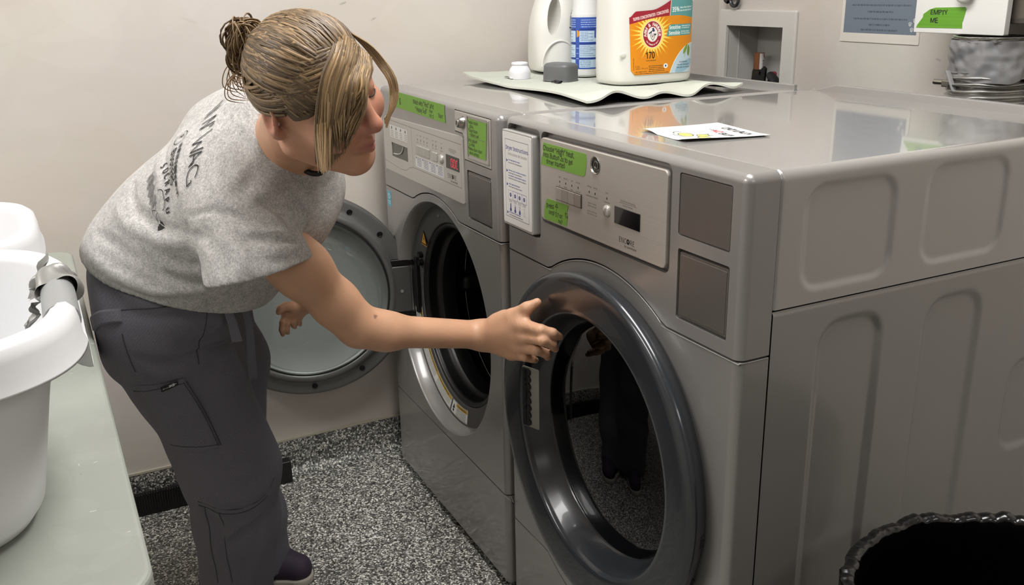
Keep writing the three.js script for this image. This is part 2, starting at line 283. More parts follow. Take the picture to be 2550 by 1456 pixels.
  const ctl = canvas(1536, 601, (x, w, h) => {
    brush(x, w, h, '#b3aca4'); const X = a => (a - PX0) / (PX1 - PX0) * w, Y = b => h - (b - PY0) / (PY1 - PY0) * h; x.textAlign = 'center'; x.fillStyle = '#25241f';
    x.font = '15px sans-serif'; ['High', 'Medium', 'Low', 'No Heat'].forEach((s, i) => { const a = X(0.213 + i * 0.0203); x.fillText(s, a, Y(0.9735)); x.fillText(['Alto', 'Medio', 'Bajo', 'Aire Frio'][i], a, Y(0.9585)); x.beginPath(); x.ellipse(a, Y(0.9665), 6, 9, 0, 0, 7); x.fill(); });
    ['Heating', 'Cooling'].forEach((s, i) => { const a = X(0.309 + i * 0.018); x.fillText(s, a, Y(0.974)); x.fillText(['Calentando', 'Enfriando'][i], a, Y(0.9585)); x.beginPath(); x.ellipse(a, Y(0.966), 6, 9, 0, 0, 7); x.fill(); });
    x.fillText('Start', X(0.362), Y(0.9725)); x.fillText('Comenzar', X(0.362), Y(0.9575)); x.beginPath(); x.ellipse(X(0.362), Y(0.965), 6, 9, 0, 0, 7); x.fill();
    ['Clean lint screen', 'before each use', '', 'Limpie el filtro de', 'hilos antes de usar'].forEach((s, i) => x.fillText(s, X(0.318), Y(0.947 - i * 0.0045)));
    x.font = '17px sans-serif'; x.fillText('Price/Time Remaining', X(0.421), Y(0.968)); x.fillRect(X(0.398), Y(0.9665), X(0.445) - X(0.398), 2); x.fillText('Precio/Tiempo', X(0.421), Y(0.9615));
    x.font = '48px sans-serif'; x.fillText('ENC', X(0.4085), Y(0.904)); x.fillText('RE', X(0.4345), Y(0.904)); x.beginPath(); x.arc(X(0.4235), Y(0.908), 18, 0, 7); x.fill(); x.fillStyle = '#b3aca4'; x.beginPath(); x.arc(X(0.4235), Y(0.9085), 6, 0, 7); x.fill(); x.fillStyle = '#25241f'; x.font = 'bold 20px sans-serif'; x.fillText('by Laundrylux', X(0.43), Y(0.898));
  });
  const panelGeo = cut(ext(rrect(PX0, PY0, PX1, PY1, 0.009), -0.010, 0.0035, 0.0016), cyl(0.0135, 0.0135, 0.05, 0.327, 1.0125, 0, 'z', 28));
  part('control_panel', planarUV(panelGeo, PX0, PY0, PX1 - PX0, PY1 - PY0), panelSilver(ctl), dryer, 'brushed silver control panel with printed legends');
  part('lock_cup', latheZ([[0.0132, 0.0036], [0.0146, 0.0045], [0.0138, 0.0052], [0.012, 0.003], [0.0105, -0.008], [0.0001, -0.008]], 32).translate(0.327, 1.0125, 0), chrome, dryer);
  part('lock_barrel', [cyl(0.0075, 0.0075, 0.012, 0.3275, 1.0125, -0.004, 'z'), box(0.0018, 0.008, 0.002, 0.3275, 1.0125, 0.002), latheZ([[0.0068, 0.002], [0.0075, 0.0035], [0.0045, 0.0035], [0.0045, 0.002]], 24).translate(0.3275, 1.0125, 0)], M(0x777470, 0.3, 0.9), dryer);
  for (let k = 0; k < 4; k++) part('heat_button', rbox(0.0197, 0.0213, 0.004, 0.0007, 0.2135 + k * 0.0205, 0.9455, 0.0043), M([0xa9a199, 0x9d958d, 0xa39b93, 0x978f87][k], 0.35, 0.4), dryer);
  part('button_frame', cut(rbox(0.0845, 0.0238, 0.0026, 0.0005, 0.2443, 0.9455, 0.0036), box(0.0825, 0.0222, 0.02, 0.2443, 0.9455, 0.004)), M(0x4c4741, 0.4, 0.3), dryer);
  { const g = new THREE.SphereGeometry(0.0092, 28, 18); g.scale(1, 1.08, 0.5); g.translate(0.3632, 0.9452, 0.0045); part('start_button', g, M(0xc9c6c1, 0.2, 0.7), dryer); }
  part('display', rbox(0.070, 0.0275, 0.003, 0.0006, 0.420, 0.9445, 0.0030), M(0x020203, 0.12, 0, { clearcoat: 1, clearcoatRoughness: 0.03 }), dryer, 'blank black display window');
  const coverMat = M(lin(0.17, 0.155, 0.142), 0.3, 0.55);
  part('blank_cover', ext(rrect(0.545, 0.948, 0.655, 1.035, 0.003), -0.004, -0.0004, 0.001), coverMat, dryer);
  part('coin_door', [ext(rrect(0.5478, 0.8252, 0.6552, 0.9228, 0.003), -0.008, -0.0015, 0.0012)], coverMat, dryer);
  part('coin_door_face', ext(rrect(0.551, 0.829, 0.6522, 0.919, 0.002), -0.004, -0.0006, 0.0008), coverMat, dryer);
  // the closed door
  const door = part('door', latheZ([[0.2755, -0.01], [0.291, 0.0015], [0.2965, 0.003], [0.3035, 0.016], [0.3062, 0.025], [0.3055, 0.0305], [0.3015, 0.0345], [0.295, 0.0368], [0.285, 0.0372], [0.262, 0.0352], [0.243, 0.0335], [0.236, 0.0325], [0.2315, 0.0295], [0.228, 0.022], [0.222, 0.002], [0.214, -0.018], [0.209, -0.024], [0.205, -0.0245]], 160).translate(ccx, ccy, 0), M(lin(0.022, 0.025, 0.029), 0.22, 0, { clearcoat: 0.35, clearcoatRoughness: 0.04 }), dryer, 'dark glossy round door ring');
  part('door_glass', latheZ([[0.209, -0.0215], [0.19, -0.0155], [0.15, -0.011], [0.1, -0.008], [0.05, -0.0065], [0.0001, -0.006]], 96).translate(ccx, ccy, 0), M(lin(0.05, 0.052, 0.056), 0.02, 0, { transmission: 1, thickness: 0, ior: 1.5, specularIntensity: 1 }), door, 'smoked round window');
  part('door_liner', latheZ([[0.2725, -0.006], [0.272, -0.06], [0.226, -0.085], [0.223, -0.42], [0.0001, -0.43]], 64).translate(ccx, ccy, 0), M(0x08080a, 0.5), door);
  // grip: a pocket let into the ring on the hinge-free side, with notches at its rear edge
  part('grip_plate', [ext(rrect(-0.021, -0.062, 0.021, 0.062, 0.004), 0, 0.002, 0.0006)].map(g => { g.rotateY(0.35); g.translate(0.1455, 0.541, 0.0282); return g; }), M(0x8d8a82, 0.35, 0.4), door);
  { const gs = [box(0.012, 0.118, 0.004, -0.012, 0, 0.0028)]; for (let k = 0; k < 8; k++) gs.push(cyl(0.0075, 0.0075, 0.004, -0.0055, -0.052 + k * 0.0148, 0.0028, 'z', 14)); part('grip_pocket', merge(gs).rotateY(0.35).translate(0.1455, 0.541, 0.0282), M(0x040405, 0.5), door); }
  for (const a of [-0.09, -0.37]) { const g = box(0.004, 0.017, 0.013, 0.3015, 0, 0.0145); g.rotateZ(a); g.translate(ccx, ccy, 0); part('hinge_notch', g, M(0x030303, 0.7), door); }
}

// washer: built in its own frame, then turned a little towards the dryer as it stands in the photo
const washer = thing('washer', 'silver grey front-loading washer on the left with its round door swung open', 'washer', [-0.6985, 0, 0.0025], -0.4 * D2R);
{
  const ccx = 0.343, ccy = 0.5385, seam = archPts(ccx, ccy, 0.2995, 0.805, -0.02, MW + 0.02), kick = [[-0.02, 0.2395], [MW + 0.02, 0.2395]];
  let { up, mid, low } = machine(washer, seam, kick, [], [], [ccx, ccy, 0.25]);
  const lock = [[0.479, 1.0455], [0.655, 1.0445], [0.652, 0.9445], [0.523, 0.946], [0.523, 0.9905], [0.515, 0.9985], [0.477, 0.9995]];
  up = cut(up, ext(poly(lock), -0.004, 0.03)); up = cut(up, ext(rrect(0.5325, 0.8245, 0.6485, 0.9275, 0.004), -0.010, 0.03));
  part('control_fascia', up, paint, washer);
  mid = cut(mid, latheZ([[0.0, 0.02], [0.30, 0.02], [0.2800, -0.0006], [0.2765, -0.005], [0.2735, -0.016], [0.2705, -0.028], [0.2695, -0.036], [0.2695, -0.08], [0.0, -0.08]], 128).translate(ccx, ccy, 0));
  part('front_panel', [mid, bead(seam.map(p => [p[0], p[1] - 0.0026]))], paint, washer);
  part('kick_panel', [low, bead(kick.map(p => [p[0], p[1] - 0.0026]), 0.0012)], paint, washer);
  part('rear_lip', ext(poly([[0.006, 1.04], [MW - 0.006, 1.04], [MW - 0.006, 1.066], [0.006, 1.066]]), -MD + 0.02, -MD + 0.03, 0.002), paintTop, washer);
  // mouth
  part('mouth_ring', latheZ([[0.2705, -0.033], [0.268, -0.0375], [0.2275, -0.0455], [0.2225, -0.05], [0.222, -0.07]], 128).translate(ccx, ccy, 0), M(lin(0.075, 0.072, 0.067), 0.4, 0.3), washer, 'grey ring round the washer mouth');
  part('gasket', latheZ([[0.2232, -0.052], [0.2195, -0.0475], [0.213, -0.05], [0.209, -0.06], [0.213, -0.078], [0.206, -0.094], [0.200, -0.092], [0.200, -0.13]], 128).translate(ccx, ccy, 0), blackRubber, washer, 'black rubber seal');
  const drum = part('drum', latheZ([[0.200, -0.125], [0.242, -0.13], [0.243, -0.46], [0.22, -0.49], [0.0001, -0.495]], 96).translate(ccx, ccy, 0), M(0x050505, 0.5, 0.0), washer);
  { const gs = []; for (let k = 0; k < 3; k++) { const g = rbox(0.05, 0.045, 0.3, 0.02, 0, -0.225, -0.3); g.rotateZ(k * 2.094 + 0.5); g.translate(ccx, ccy, 0); gs.push(g); } for (const g of gs) part('lifter', g, M(0x040404, 0.5), drum); }
  { const g = new THREE.TorusGeometry(0.2375, 0.0016, 8, 120); g.translate(ccx, ccy, -0.172); part('drum_seam', g, chrome, drum); }
  // warning label on the lower part of the ring, in two pieces
  const warn = canvas(1400, 170, (x, w, h) => {
    x.fillStyle = '#cfcfc9'; x.fillRect(0, 0, w, h); x.strokeStyle = '#222'; x.lineWidth = 4; x.strokeRect(6, 6, 1040, h - 12); x.strokeRect(1062, 6, 332, h - 12); x.fillStyle = '#b08b22'; x.fillRect(14, 12, 1026, 42); x.fillRect(1146, 12, 240, 42);
    x.fillStyle = '#20190a'; x.font = 'bold 34px sans-serif'; ['! WARNING', '! AVERTISSEMENT', '! ADVERTENCIA'].forEach((s, i) => x.fillText(s, 40 + i * 345, 46)); x.fillText('! WARNING', 1170, 46);
    for (let i = 0; i < 3; i++) for (let k = 0; k < 6; k++) greek(x, 30 + i * 345, 66 + k * 16, 300 - (k === 5 ? 120 : 0), 6, '#333'); for (let k = 0; k < 6; k++) greek(x, 1160, 64 + k * 17, 200, 8, '#333');
    x.fillStyle = '#222'; x.fillRect(1090, 110, 26, 34); x.beginPath(); x.moveTo(1082, 110); x.lineTo(1100, 40); x.lineTo(1124, 96); x.fill();
  });
  const ring = (a0, a1, u0, u1) => { const g = grid(60, 3, (u, v) => { const a = a0 + (a1 - a0) * u, r = 0.2665 - 0.0335 * v; return [ccx + r * Math.cos(a), ccy + r * Math.sin(a), -0.0368 - 0.0068 * v]; }); const uv = g.attributes.uv; for (let i = 0; i < uv.count; i++) uv.setXY(i, u0 + (u1 - u0) * uv.getX(i), uv.getY(i)); return g; };
  const wm = M(0xffffff, 0.4, 0, { map: warn }); part('warning_label', ring(-2.95, -1.76, 0, 0.752), wm, washer, 'curved warning label in three languages'); part('warning_label', ring(-1.745, -1.36, 0.757, 1), wm, washer, 'small warning label with a drawing');
  { const tri = canvas(128, 128, (x, w, h) => { x.fillStyle = '#b5852a'; x.fillRect(0, 0, w, h); x.strokeStyle = '#1a140a'; x.lineWidth = 9; x.beginPath(); x.moveTo(64, 14); x.lineTo(118, 112); x.lineTo(10, 112); x.closePath(); x.stroke(); x.fillStyle = '#1a140a'; x.beginPath(); x.moveTo(70, 44); x.lineTo(50, 78); x.lineTo(66, 76); x.lineTo(56, 104); x.lineTo(82, 68); x.lineTo(68, 70); x.fill(); });
    const s = poly([[-0.019, -0.018], [0.019, -0.018], [0, 0.02]]); part('hazard_sticker', planarUV(ext(s, 0, 0.0006), -0.02, -0.02, 0.04, 0.042).rotateZ(0).translate(0.160, 0.690, -0.0405), M(0xffffff, 0.5, 0, { map: tri }), washer, 'small yellow warning triangle'); }
  part('mouth_screw', [cyl(0.004, 0.004, 0.003, 0.262, 0.768, -0.041, 'z')], chrome, washer);
  { const gs = [rbox(0.014, 0.15, 0.012, 0.003, 0.106, 0.553, -0.038), cyl(0.008, 0.008, 0.012, 0.130, 0.640, -0.040, 'z'), cyl(0.008, 0.008, 0.012, 0.128, 0.619, -0.040, 'z')]; part('hinge_mount', gs, M(0x2a2a2a, 0.35, 0.6), washer); }
  // control overlay
  const PX0 = 0.024, PX1 = 0.5195, PY0 = 0.8505, PY1 = 0.9935;
  const wctl = canvas(1536, 444, (x, w, h) => {
    x.fillStyle = '#b9b6b0'; x.fillRect(0, 0, w, h); const X = a => (a + 0.343 - PX0) / (PX1 - PX0) * w, Y = b => h - (b - PY0) / (PY1 - PY0) * h; x.strokeStyle = '#5c5a55'; x.lineWidth = 3;
    x.beginPath(); x.moveTo(X(-0.305), Y(0.979)); x.lineTo(X(-0.125), Y(0.977)); x.lineTo(X(0.17), Y(0.976)); x.stroke(); x.beginPath(); x.moveTo(X(-0.313), Y(0.873)); x.lineTo(X(-0.205), Y(0.866)); x.quadraticCurveTo(X(-0.16), Y(0.866), X(-0.145), Y(0.878)); x.lineTo(X(-0.117), Y(0.8835)); x.lineTo(X(0.165), Y(0.8835)); x.lineTo(X(0.168), Y(0.97)); x.stroke(); x.beginPath(); x.moveTo(X(-0.121), Y(0.978)); x.lineTo(X(-0.117), Y(0.8835)); x.stroke();
    x.fillStyle = '#d6d6d4'; x.fillRect(X(-0.271), Y(0.9685), X(-0.148) - X(-0.271), Y(0.9365) - Y(0.9685)); x.strokeStyle = '#777'; x.lineWidth = 2; x.strokeRect(X(-0.271), Y(0.9685), X(-0.148) - X(-0.271), Y(0.9365) - Y(0.9685));
    for (let k = 0; k < 4; k++) { const px = X(-0.264 + k * 0.031); x.fillStyle = '#333'; x.beginPath(); x.moveTo(px + 30, Y(0.966)); x.lineTo(px + 42, Y(0.961)); x.lineTo(px + 30, Y(0.956)); x.lineTo(px + 18, Y(0.961)); x.fill(); for (let j = 0; j < 4; j++) greek(x, px + 4, Y(0.954 - j * 0.0042), 60, 5, '#666'); }
    x.fillStyle = '#d9dadb'; x.fillRect(X(-0.101), Y(0.9155), X(0.068) - X(-0.101), Y(0.889) - Y(0.9155)); for (let k = 0; k < 4; k++) { const px = X(-0.097 + k * 0.042); x.fillStyle = '#37417e'; x.beginPath(); x.moveTo(px, Y(0.914)); x.lineTo(px + 18, Y(0.911)); x.lineTo(px, Y(0.908)); x.fill(); for (let j = 0; j < 6; j++) greek(x, px + 22, Y(0.912 - j * 0.0036), 86, 5, j % 2 ? '#4a5590' : '#555'); }
    x.textAlign = 'center'; x.fillStyle = '#26251f'; x.font = '12px sans-serif'; for (const [a, s, q] of [[-0.082, 'Hot', 'Caliente'], [-0.062, 'Warm', 'Tibia'], [-0.042, 'Cold', 'Fria'], [-0.022, 'Bright', 'Claros'], [0.012, 'Light', 'Poco'], [0.03, 'Heavy', 'Mucho'], [0.061, 'Start', 'Comenzar']]) { x.fillText(s, X(a), Y(0.9625)); x.fillText(q, X(a), Y(0.946)); x.beginPath(); x.ellipse(X(a), Y(0.954), 5, 8, 0, 0, 7); x.fill(); }
    x.fillText('Price/Time Remaining', X(0.121), Y(0.957)); x.fillRect(X(0.1), Y(0.9555), X(0.142) - X(0.1), 2); x.fillText('Precio/Tiempo', X(0.121), Y(0.951));
    x.font = '44px sans-serif'; x.fillText('ENC', X(0.104), Y(0.895)); x.fillText('RE', X(0.131), Y(0.895)); x.beginPath(); x.arc(X(0.1187), Y(0.9), 15, 0, 7); x.fill(); x.font = 'bold 17px sans-serif'; x.fillText('by Laundrylux', X(0.126), Y(0.888));
  });
  const face = poly([[PX0 + 0.004, PY0], [PX1 - 0.002, PY0], [PX1, PY0 + 0.004], [PX1 + 0.0, PY1 - 0.006], [PX1 - 0.006, PY1], [PX0 + 0.02, PY1 - 0.008], [PX0, PY1 - 0.02]]);
  let fg = ext(face, -0.004, 0.0026, 0.0008); fg = cut(fg, box(0.111, 0.0345, 0.03, 0.137, 0.9075, 0)); part('control_panel', planarUV(fg, PX0, PY0, PX1 - PX0, PY1 - PY0), panelSilver(wctl), washer, 'pale silver control panel with printed legends');
  part('dispenser_window', [box(0.111, 0.0345, 0.001, 0.137, 0.9075, 0.0002)], M(0x55564f, 0.25, 0.2), washer, 'grey detergent drawer window'); part('dispenser_scoop', tube([[0.09, 0.897, 0.0012], [0.125, 0.9, 0.0022], [0.15, 0.908, 0.0022], [0.162, 0.9235, 0.0012]], 0.0016, 24, 6), M(0xb8b8b2, 0.3, 0.2), washer);
  for (let k = 0; k < 4; k++) part('cycle_button', rbox(0.0196, 0.0205, 0.004, 0.0012, 0.2635 + k * 0.0203, 0.9305, 0.0036), M(0xaaa8a2, 0.35, 0.35), washer);
  part('soil_button', rbox(0.026, 0.0205, 0.004, 0.009, 0.366, 0.9295, 0.0036), M(0xb0aea8, 0.3, 0.35), washer); { const g = new THREE.SphereGeometry(0.0095, 24, 16); g.scale(1, 1.12, 0.5); g.translate(0.4045, 0.93, 0.0035); part('start_button', g, M(0xc6c4bf, 0.22, 0.6), washer); }
  const seg = canvas(256, 112, (x, w, h) => { x.fillStyle = '#1b1817'; x.fillRect(0, 0, w, h); x.fillStyle = '#e0322e'; const S = { 0: 'abcdef' }; const draw = (px) => { const q = { a: [6, 0, 26, 5], f: [0, 5, 5, 27], b: [33, 5, 5, 27], e: [0, 37, 5, 27], c: [33, 37, 5, 27], d: [6, 64, 26, 5] }; for (const k of S[0]) { const [a, b, c, d] = q[k]; x.fillRect(px + a, 22 + b, c, d); } }; draw(98); draw(150); x.fillRect(142, 86, 5, 6); x.fillRect(202, 27, 5, 27); x.fillRect(202, 59, 5, 27); x.fillRect(208, 86, 24, 5); x.fillRect(208, 22, 24, 5); });
  part('display', planarUV(rbox(0.0695, 0.0295, 0.003, 0.0006, 0.464, 0.9305, 0.0022), 0.42925, 0.91575, 0.0695, 0.0295), M(0xffffff, 0.15, 0, { map: seg, emissive: lin(0.5, 0.5, 0.5), emissiveMap: seg, emissiveIntensity: 1.0 }), washer, 'display with lit red digits');
  part('lock_plate', ext(poly(lock.map(([a, b]) => [a + (a < 0.55 ? 0.0022 : -0.0022), b + (b > 0.99 ? (b > 1.02 ? -0.0022 : 0.0022) : 0.0022)])), -0.004, 0.0012, 0.0008), M(0xb3afa8, 0.4, 0.3), washer); part('lock_plate_frame', cut(ext(rrect(0.543, 0.952, 0.6455, 1.0405, 0.003), 0.0012, 0.003, 0.0006), ext(rrect(0.546, 0.955, 0.6425, 1.0375, 0.002), 0, 0.02)), M(0x9a968f, 0.35, 0.4), washer);
  part('lock_barrel', [latheZ([[0.0001, 0.016], [0.006, 0.016], [0.0095, 0.0145], [0.0125, 0.006], [0.0135, 0.001], [0.0135, -0.003]], 28).translate(0.522, 1.0235, 0), box(0.002, 0.008, 0.002, 0.522, 1.0235, 0.0165)], M(0xa9a7a2, 0.2, 0.95), washer, 'round chrome key lock');
  const coverMat = M(lin(0.2, 0.185, 0.17), 0.22, 0.6); part('coin_door', ext(rrect(0.5352, 0.8275, 0.6455, 0.9245, 0.004), -0.009, -0.0015, 0.0012), coverMat, washer); part('coin_door_face', ext(rrect(0.538, 0.831, 0.642, 0.9205, 0.003), -0.004, -0.0004, 0.0008), coverMat, washer);
  { const s = canvas(64, 128, (x, w, h) => { x.fillStyle = '#5fa7bd'; x.fillRect(0, 0, w, h); x.strokeStyle = '#e6f2f4'; x.lineWidth = 5; x.beginPath(); x.arc(32, 40, 18, 0, 7); x.stroke(); greek(x, 8, 80, 48, 7, '#e6f2f4'); greek(x, 8, 98, 48, 7, '#e6f2f4'); }); part('energy_sticker', planarUV(box(0.024, 0.04, 0.0006, 0.0335, 0.772, 0.0003), 0.0215, 0.752, 0.024, 0.04), M(0xffffff, 0.5, 0, { map: s }), washer, 'small pale blue sticker'); }
}
// the washer door stands open against the left wall; it is a part of the washer
{
  const door = part('door', latheZ([[0.19, -0.036], [0.255, -0.034], [0.266, -0.026], [0.2705, -0.012], [0.2695, -0.003], [0.266, 0.0], [0.2605, 0.0012], [0.245, 0.001], [0.2345, 0.003], [0.231, 0.009], [0.2255, 0.0145], [0.2175, 0.0155], [0.2125, 0.012], [0.2085, 0.0045]], 160), M(lin(0.105, 0.104, 0.099), 0.34, 0.25), washer, 'open round door seen from its inner side');
  door.position.set(-0.680, 0.5393, 0.2357); door.rotation.y = 78 * D2R; washer.updateMatrixWorld(true); door.applyMatrix4(washer.matrixWorld.clone().invert());
  part('door_glass', latheZ([[0.2085, 0.0105], [0.2035, 0.0115], [0.198, 0.014], [0.186, 0.045], [0.173, 0.082], [0.166, 0.094], [0.155, 0.099], [0.12, 0.1005], [0.0001, 0.1015]], 128), M(lin(0.93, 0.96, 0.94), 0.02, 0, { transmission: 1, thickness: 0, ior: 1.5 }), door, 'clear bowl-shaped door glass');
  part('glass_trim', new THREE.TorusGeometry(0.2085, 0.0022, 10, 140).translate(0, 0, 0.0115), M(0x1c1c1c, 0.3), door);
  part('door_cover', latheZ([[0.0001, -0.024], [0.15, -0.024], [0.21, -0.02], [0.214, 0.004]], 96), M(lin(0.20, 0.205, 0.20), 0.4, 0.1), door);
  for (const a of [60, 37.5, -35.5, -59, -90, 118, 150, -122, 180]) { const g = merge([cyl(0.0068, 0.0068, 0.003, 0, 0, 0.0012, 'z', 20), new THREE.TorusGeometry(0.0062, 0.0012, 8, 24).translate(0, 0, 0.0028), box(0.006, 0.0012, 0.001, 0, 0, 0.003)]); g.translate(0.2465 * Math.cos(a * D2R), 0.2465 * Math.sin(a * D2R), 0.0); part('door_screw', g, M(0x101010, 0.35, 0.4), door); }
  // hinge at the machine side
  part('hinge_block', [ext(rrect(0.218, -0.062, 0.2685, 0.062, 0.006), -0.004, 0.013, 0.0025)], M(lin(0.07, 0.069, 0.066), 0.35, 0.2), door); part('hinge_screw', [cyl(0.0045, 0.0045, 0.003, 0.243, -0.004, 0.0135, 'z', 16)], chrome, door);
  for (const y of [0.0715, -0.0705]) { part('hinge_arm', [rbox(0.098, 0.017, 0.012, 0.003, 0.266, y, 0.004), rbox(0.05, 0.015, 0.012, 0.003, 0.325, y, 0.016)], M(0x161616, 0.3, 0.5), door); part('hinge_pin', cyl(0.0075, 0.0075, 0.02, 0.297, y, 0.009, 'y', 18), chrome, door); part('hinge_pin', cyl(0.0075, 0.0075, 0.02, 0.343, y, 0.018, 'y', 18), chrome, door); }
  part('hinge_cover', rbox(0.06, 0.124, 0.016, 0.005, 0.308, 0, 0.004), M(lin(0.05, 0.05, 0.048), 0.35, 0.2), door);
}

// ---------------------------------------------------------------- things on and round the machines
const n3g = new Float32Array(4096); for (let i = 0; i < 4096; i++) n3g[i] = rnd();
function noise3(x, y, z) {
  const i = Math.floor(x), j = Math.floor(y), k = Math.floor(z), f = x - i, g = y - j, h = z - k, F = f * f * (3 - 2 * f), G = g * g * (3 - 2 * g), H = h * h * (3 - 2 * h);
  const q = (a, b, c) => n3g[((a & 15) << 8) | ((b & 15) << 4) | (c & 15)], m = (a, b, t) => a + (b - a) * t;
  return m(m(m(q(i, j, k), q(i + 1, j, k), F), m(q(i, j + 1, k), q(i + 1, j + 1, k), F), G), m(m(q(i, j, k + 1), q(i + 1, j, k + 1), F), m(q(i, j + 1, k + 1), q(i + 1, j + 1, k + 1), F), G), H) - 0.5;
}
// ---- green masking tape notes, all stuck on by hand
const TAPE = '#6f9a3a';
function tapeTex(w, h, lines, base = TAPE) {
  return canvas(w, h, (x) => {
    x.fillStyle = base; x.fillRect(0, 0, w, h); for (let k = 0; k < 260; k++) { x.globalAlpha = 0.05; x.fillStyle = rnd() < 0.5 ? '#b5d878' : '#33521a'; x.fillRect(rnd() * w, 0, 1 + rnd() * 3, h); } x.globalAlpha = 1;
    for (const [s, px, py, size, wt] of lines) hand(x, s, px, py, size, '#1b2410', wt || 2.4);
  });
}
function tape(label, pts, x0, y0, w, h, tex, z) {
  const g = planarUV(ext(poly(pts), 0, 0.0005), x0, y0, w, h); g.translate(0, 0, z); return single('tape_note', g, M(0xffffff, 0.62, 0, { map: tex }), label, 'tape note');
}
tape('green tape note saying choose high heat, top left on the dryer panel', [[0.148, 0.9868], [0.2895, 0.9882], [0.2965, 0.992], [0.299, 1.002], [0.301, 1.018], [0.299, 1.0265], [0.157, 1.0265], [0.1545, 1.015], [0.1565, 1.008], [0.150, 1.0]], 0.146, 0.9865, 0.156, 0.0405,
  tapeTex(900, 234, [['Choose "High" heat.', 54, 78, 74], ['Press Button 2x to get', 24, 142, 66], ['timer started', 120, 204, 68]]), 0.0035);
tape('small green tape note with an up arrow, low on the dryer panel', [[0.1575, 0.892], [0.163, 0.8905], [0.2375, 0.893], [0.2405, 0.91], [0.2385, 0.918], [0.2435, 0.9305], [0.169, 0.9295], [0.162, 0.918], [0.1585, 0.908]], 0.157, 0.890, 0.0875, 0.041,
  canvas(560, 262, (x, w, h) => { x.fillStyle = TAPE; x.fillRect(0, 0, w, h); x.strokeStyle = '#1b2410'; x.lineWidth = 7; x.beginPath(); x.moveTo(292, 116); x.lineTo(292, 34); x.lineTo(262, 72); x.lineTo(322, 72); x.lineTo(292, 34); x.stroke(); hand(x, 'press', 62, 112, 76); hand(x, 'until 57 or', 112, 180, 72); hand(x, '12', 470, 150, 76); hand(x, 'no?', 330, 240, 60); }), 0.0035);
{
  const W = (x, y) => [x + 0.343, y]; // washer frame
  const long = tape('long green tape strip with washing instructions along the washer top edge', [W(-0.262, 1.0145), W(0.085, 1.0105), W(0.0825, 1.035), W(0.0835, 1.049), W(-0.26, 1.0515)], 0.081, 1.0105, 0.347, 0.041,
    tapeTex(1600, 190, [['g', 318, 110, 92, 2.2], ['Wash with "Hot" and', 740, 82, 66], ['"Heavy Soil"', 800, 152, 66], ['then', 1190, 128, 48], ['hit 12', 1190, 176, 48], ['Start', 1430, 152, 56]]), 0.0007);
  const lab = 'green tape note about wiping glass, beside the washer key lock';
  const s1 = tape(lab, [W(0.206, 0.999), W(0.292, 0.9975), W(0.2945, 1.034), W(0.207, 1.0345)], 0.549, 0.9975, 0.0885, 0.037, tapeTex(420, 176, [['*wipe inside', 8, 44, 42], ['glass', 40, 84, 42], ['*wipe black', 8, 124, 42], ['rubber seal', 40, 164, 42]]), 0.0019);
  const s2 = tape('lower green tape note about leaving the door open, beside the washer key lock', [W(0.204, 0.9615), W(0.287, 0.9605), W(0.2915, 0.9965), W(0.206, 0.998)], 0.547, 0.9605, 0.0885, 0.0375, tapeTex(420, 178, [['(drip gasket', 8, 44, 42], ['to leak)', 30, 84, 42], ['*leave door open', 4, 126, 42], ['when empty', 24, 166, 42]]), 0.0019);
  for (const o of [long, s1, s2]) { o.applyMatrix4(washer.matrixWorld); }
}
// ---- the mat under the bottles
const TY = 1.0555;
{
  // local u runs from the left end to the wavy right edge, v from front to back
  const corner = [[-0.705, -0.232], [-0.022, -0.198], [-0.058, -0.625], [-0.69, -0.67]];
  const H = (u, v) => { const e = sstep(0.74, 1.0, u), left = sstep(0.1, 0, u); return 0.0085 + e * (0.0095 * (0.5 + 0.5 * Math.sin(v * 21 + 1.2 + u * 3)) + 0.004 * Math.sin(v * 9)) * 1.25 + sstep(0.16, 0, v) * 0.005 * (0.6 + 0.5 * Math.sin(u * 9 + 1)) + left * 0.007 * (1 - Math.abs(v - 0.1)) + (noise3(u * 9, v * 9, 1)) * 0.0022; };
  const P = (u, v) => { const a = [0, 1].map(k => (corner[0][k] * (1 - u) + corner[1][k] * u) * (1 - v) + (corner[3][k] * (1 - u) + corner[2][k] * u) * v); a[0] += sstep(0.8, 1, u) * 0.006 * Math.sin(v * 23) + 0.004 * noise3(v * 6, 3, 1); a[1] += 0.008 * Math.sin(u * 7) * (1 - v); return a; };
  const N = 90, Mv = 60, t = thing('absorbent_mat', 'pale green-white quilted mat spread over the washer top under the bottles', 'mat');
  const top = grid(N, Mv, (u, v) => { const p = P(u, v); return [p[0], TY + H(u, v), p[1]]; });
  const terry = noiseTex(256, () => { const v = 90 + rnd() * 150; return [v, v, v]; }, false); planarUV(top, 0, 0, 0.12, 0.12, 0, 2);
  part('top_cover', top, M(lin(0.52, 0.545, 0.475), 0.95, 0, { bumpMap: terry, bumpScale: 0.0016 }), t);
  part('backing', grid(N, Mv, (u, v) => { const p = P(u, v); return [p[0], TY + Math.max(0.0004, H(u, v) - 0.0045), p[1]]; }), M(0x3a3b3d, 0.8), t, 'dark grey underside');
  const edge = (f, n) => grid(n, 2, (u, v) => { const [a, b] = f(u), p = P(a, b), h = H(a, b), lo = Math.max(0.0004, h - 0.0045); return [p[0], TY + lo + (h - lo) * v, p[1]]; });
  part('hem', [edge(u => [u, 0], 90), edge(u => [1, u], 90), edge(u => [u, 1], 60), edge(u => [0, u], 40)], M(lin(0.62, 0.63, 0.56), 0.9), t);
}
const MATY = 1.0655;
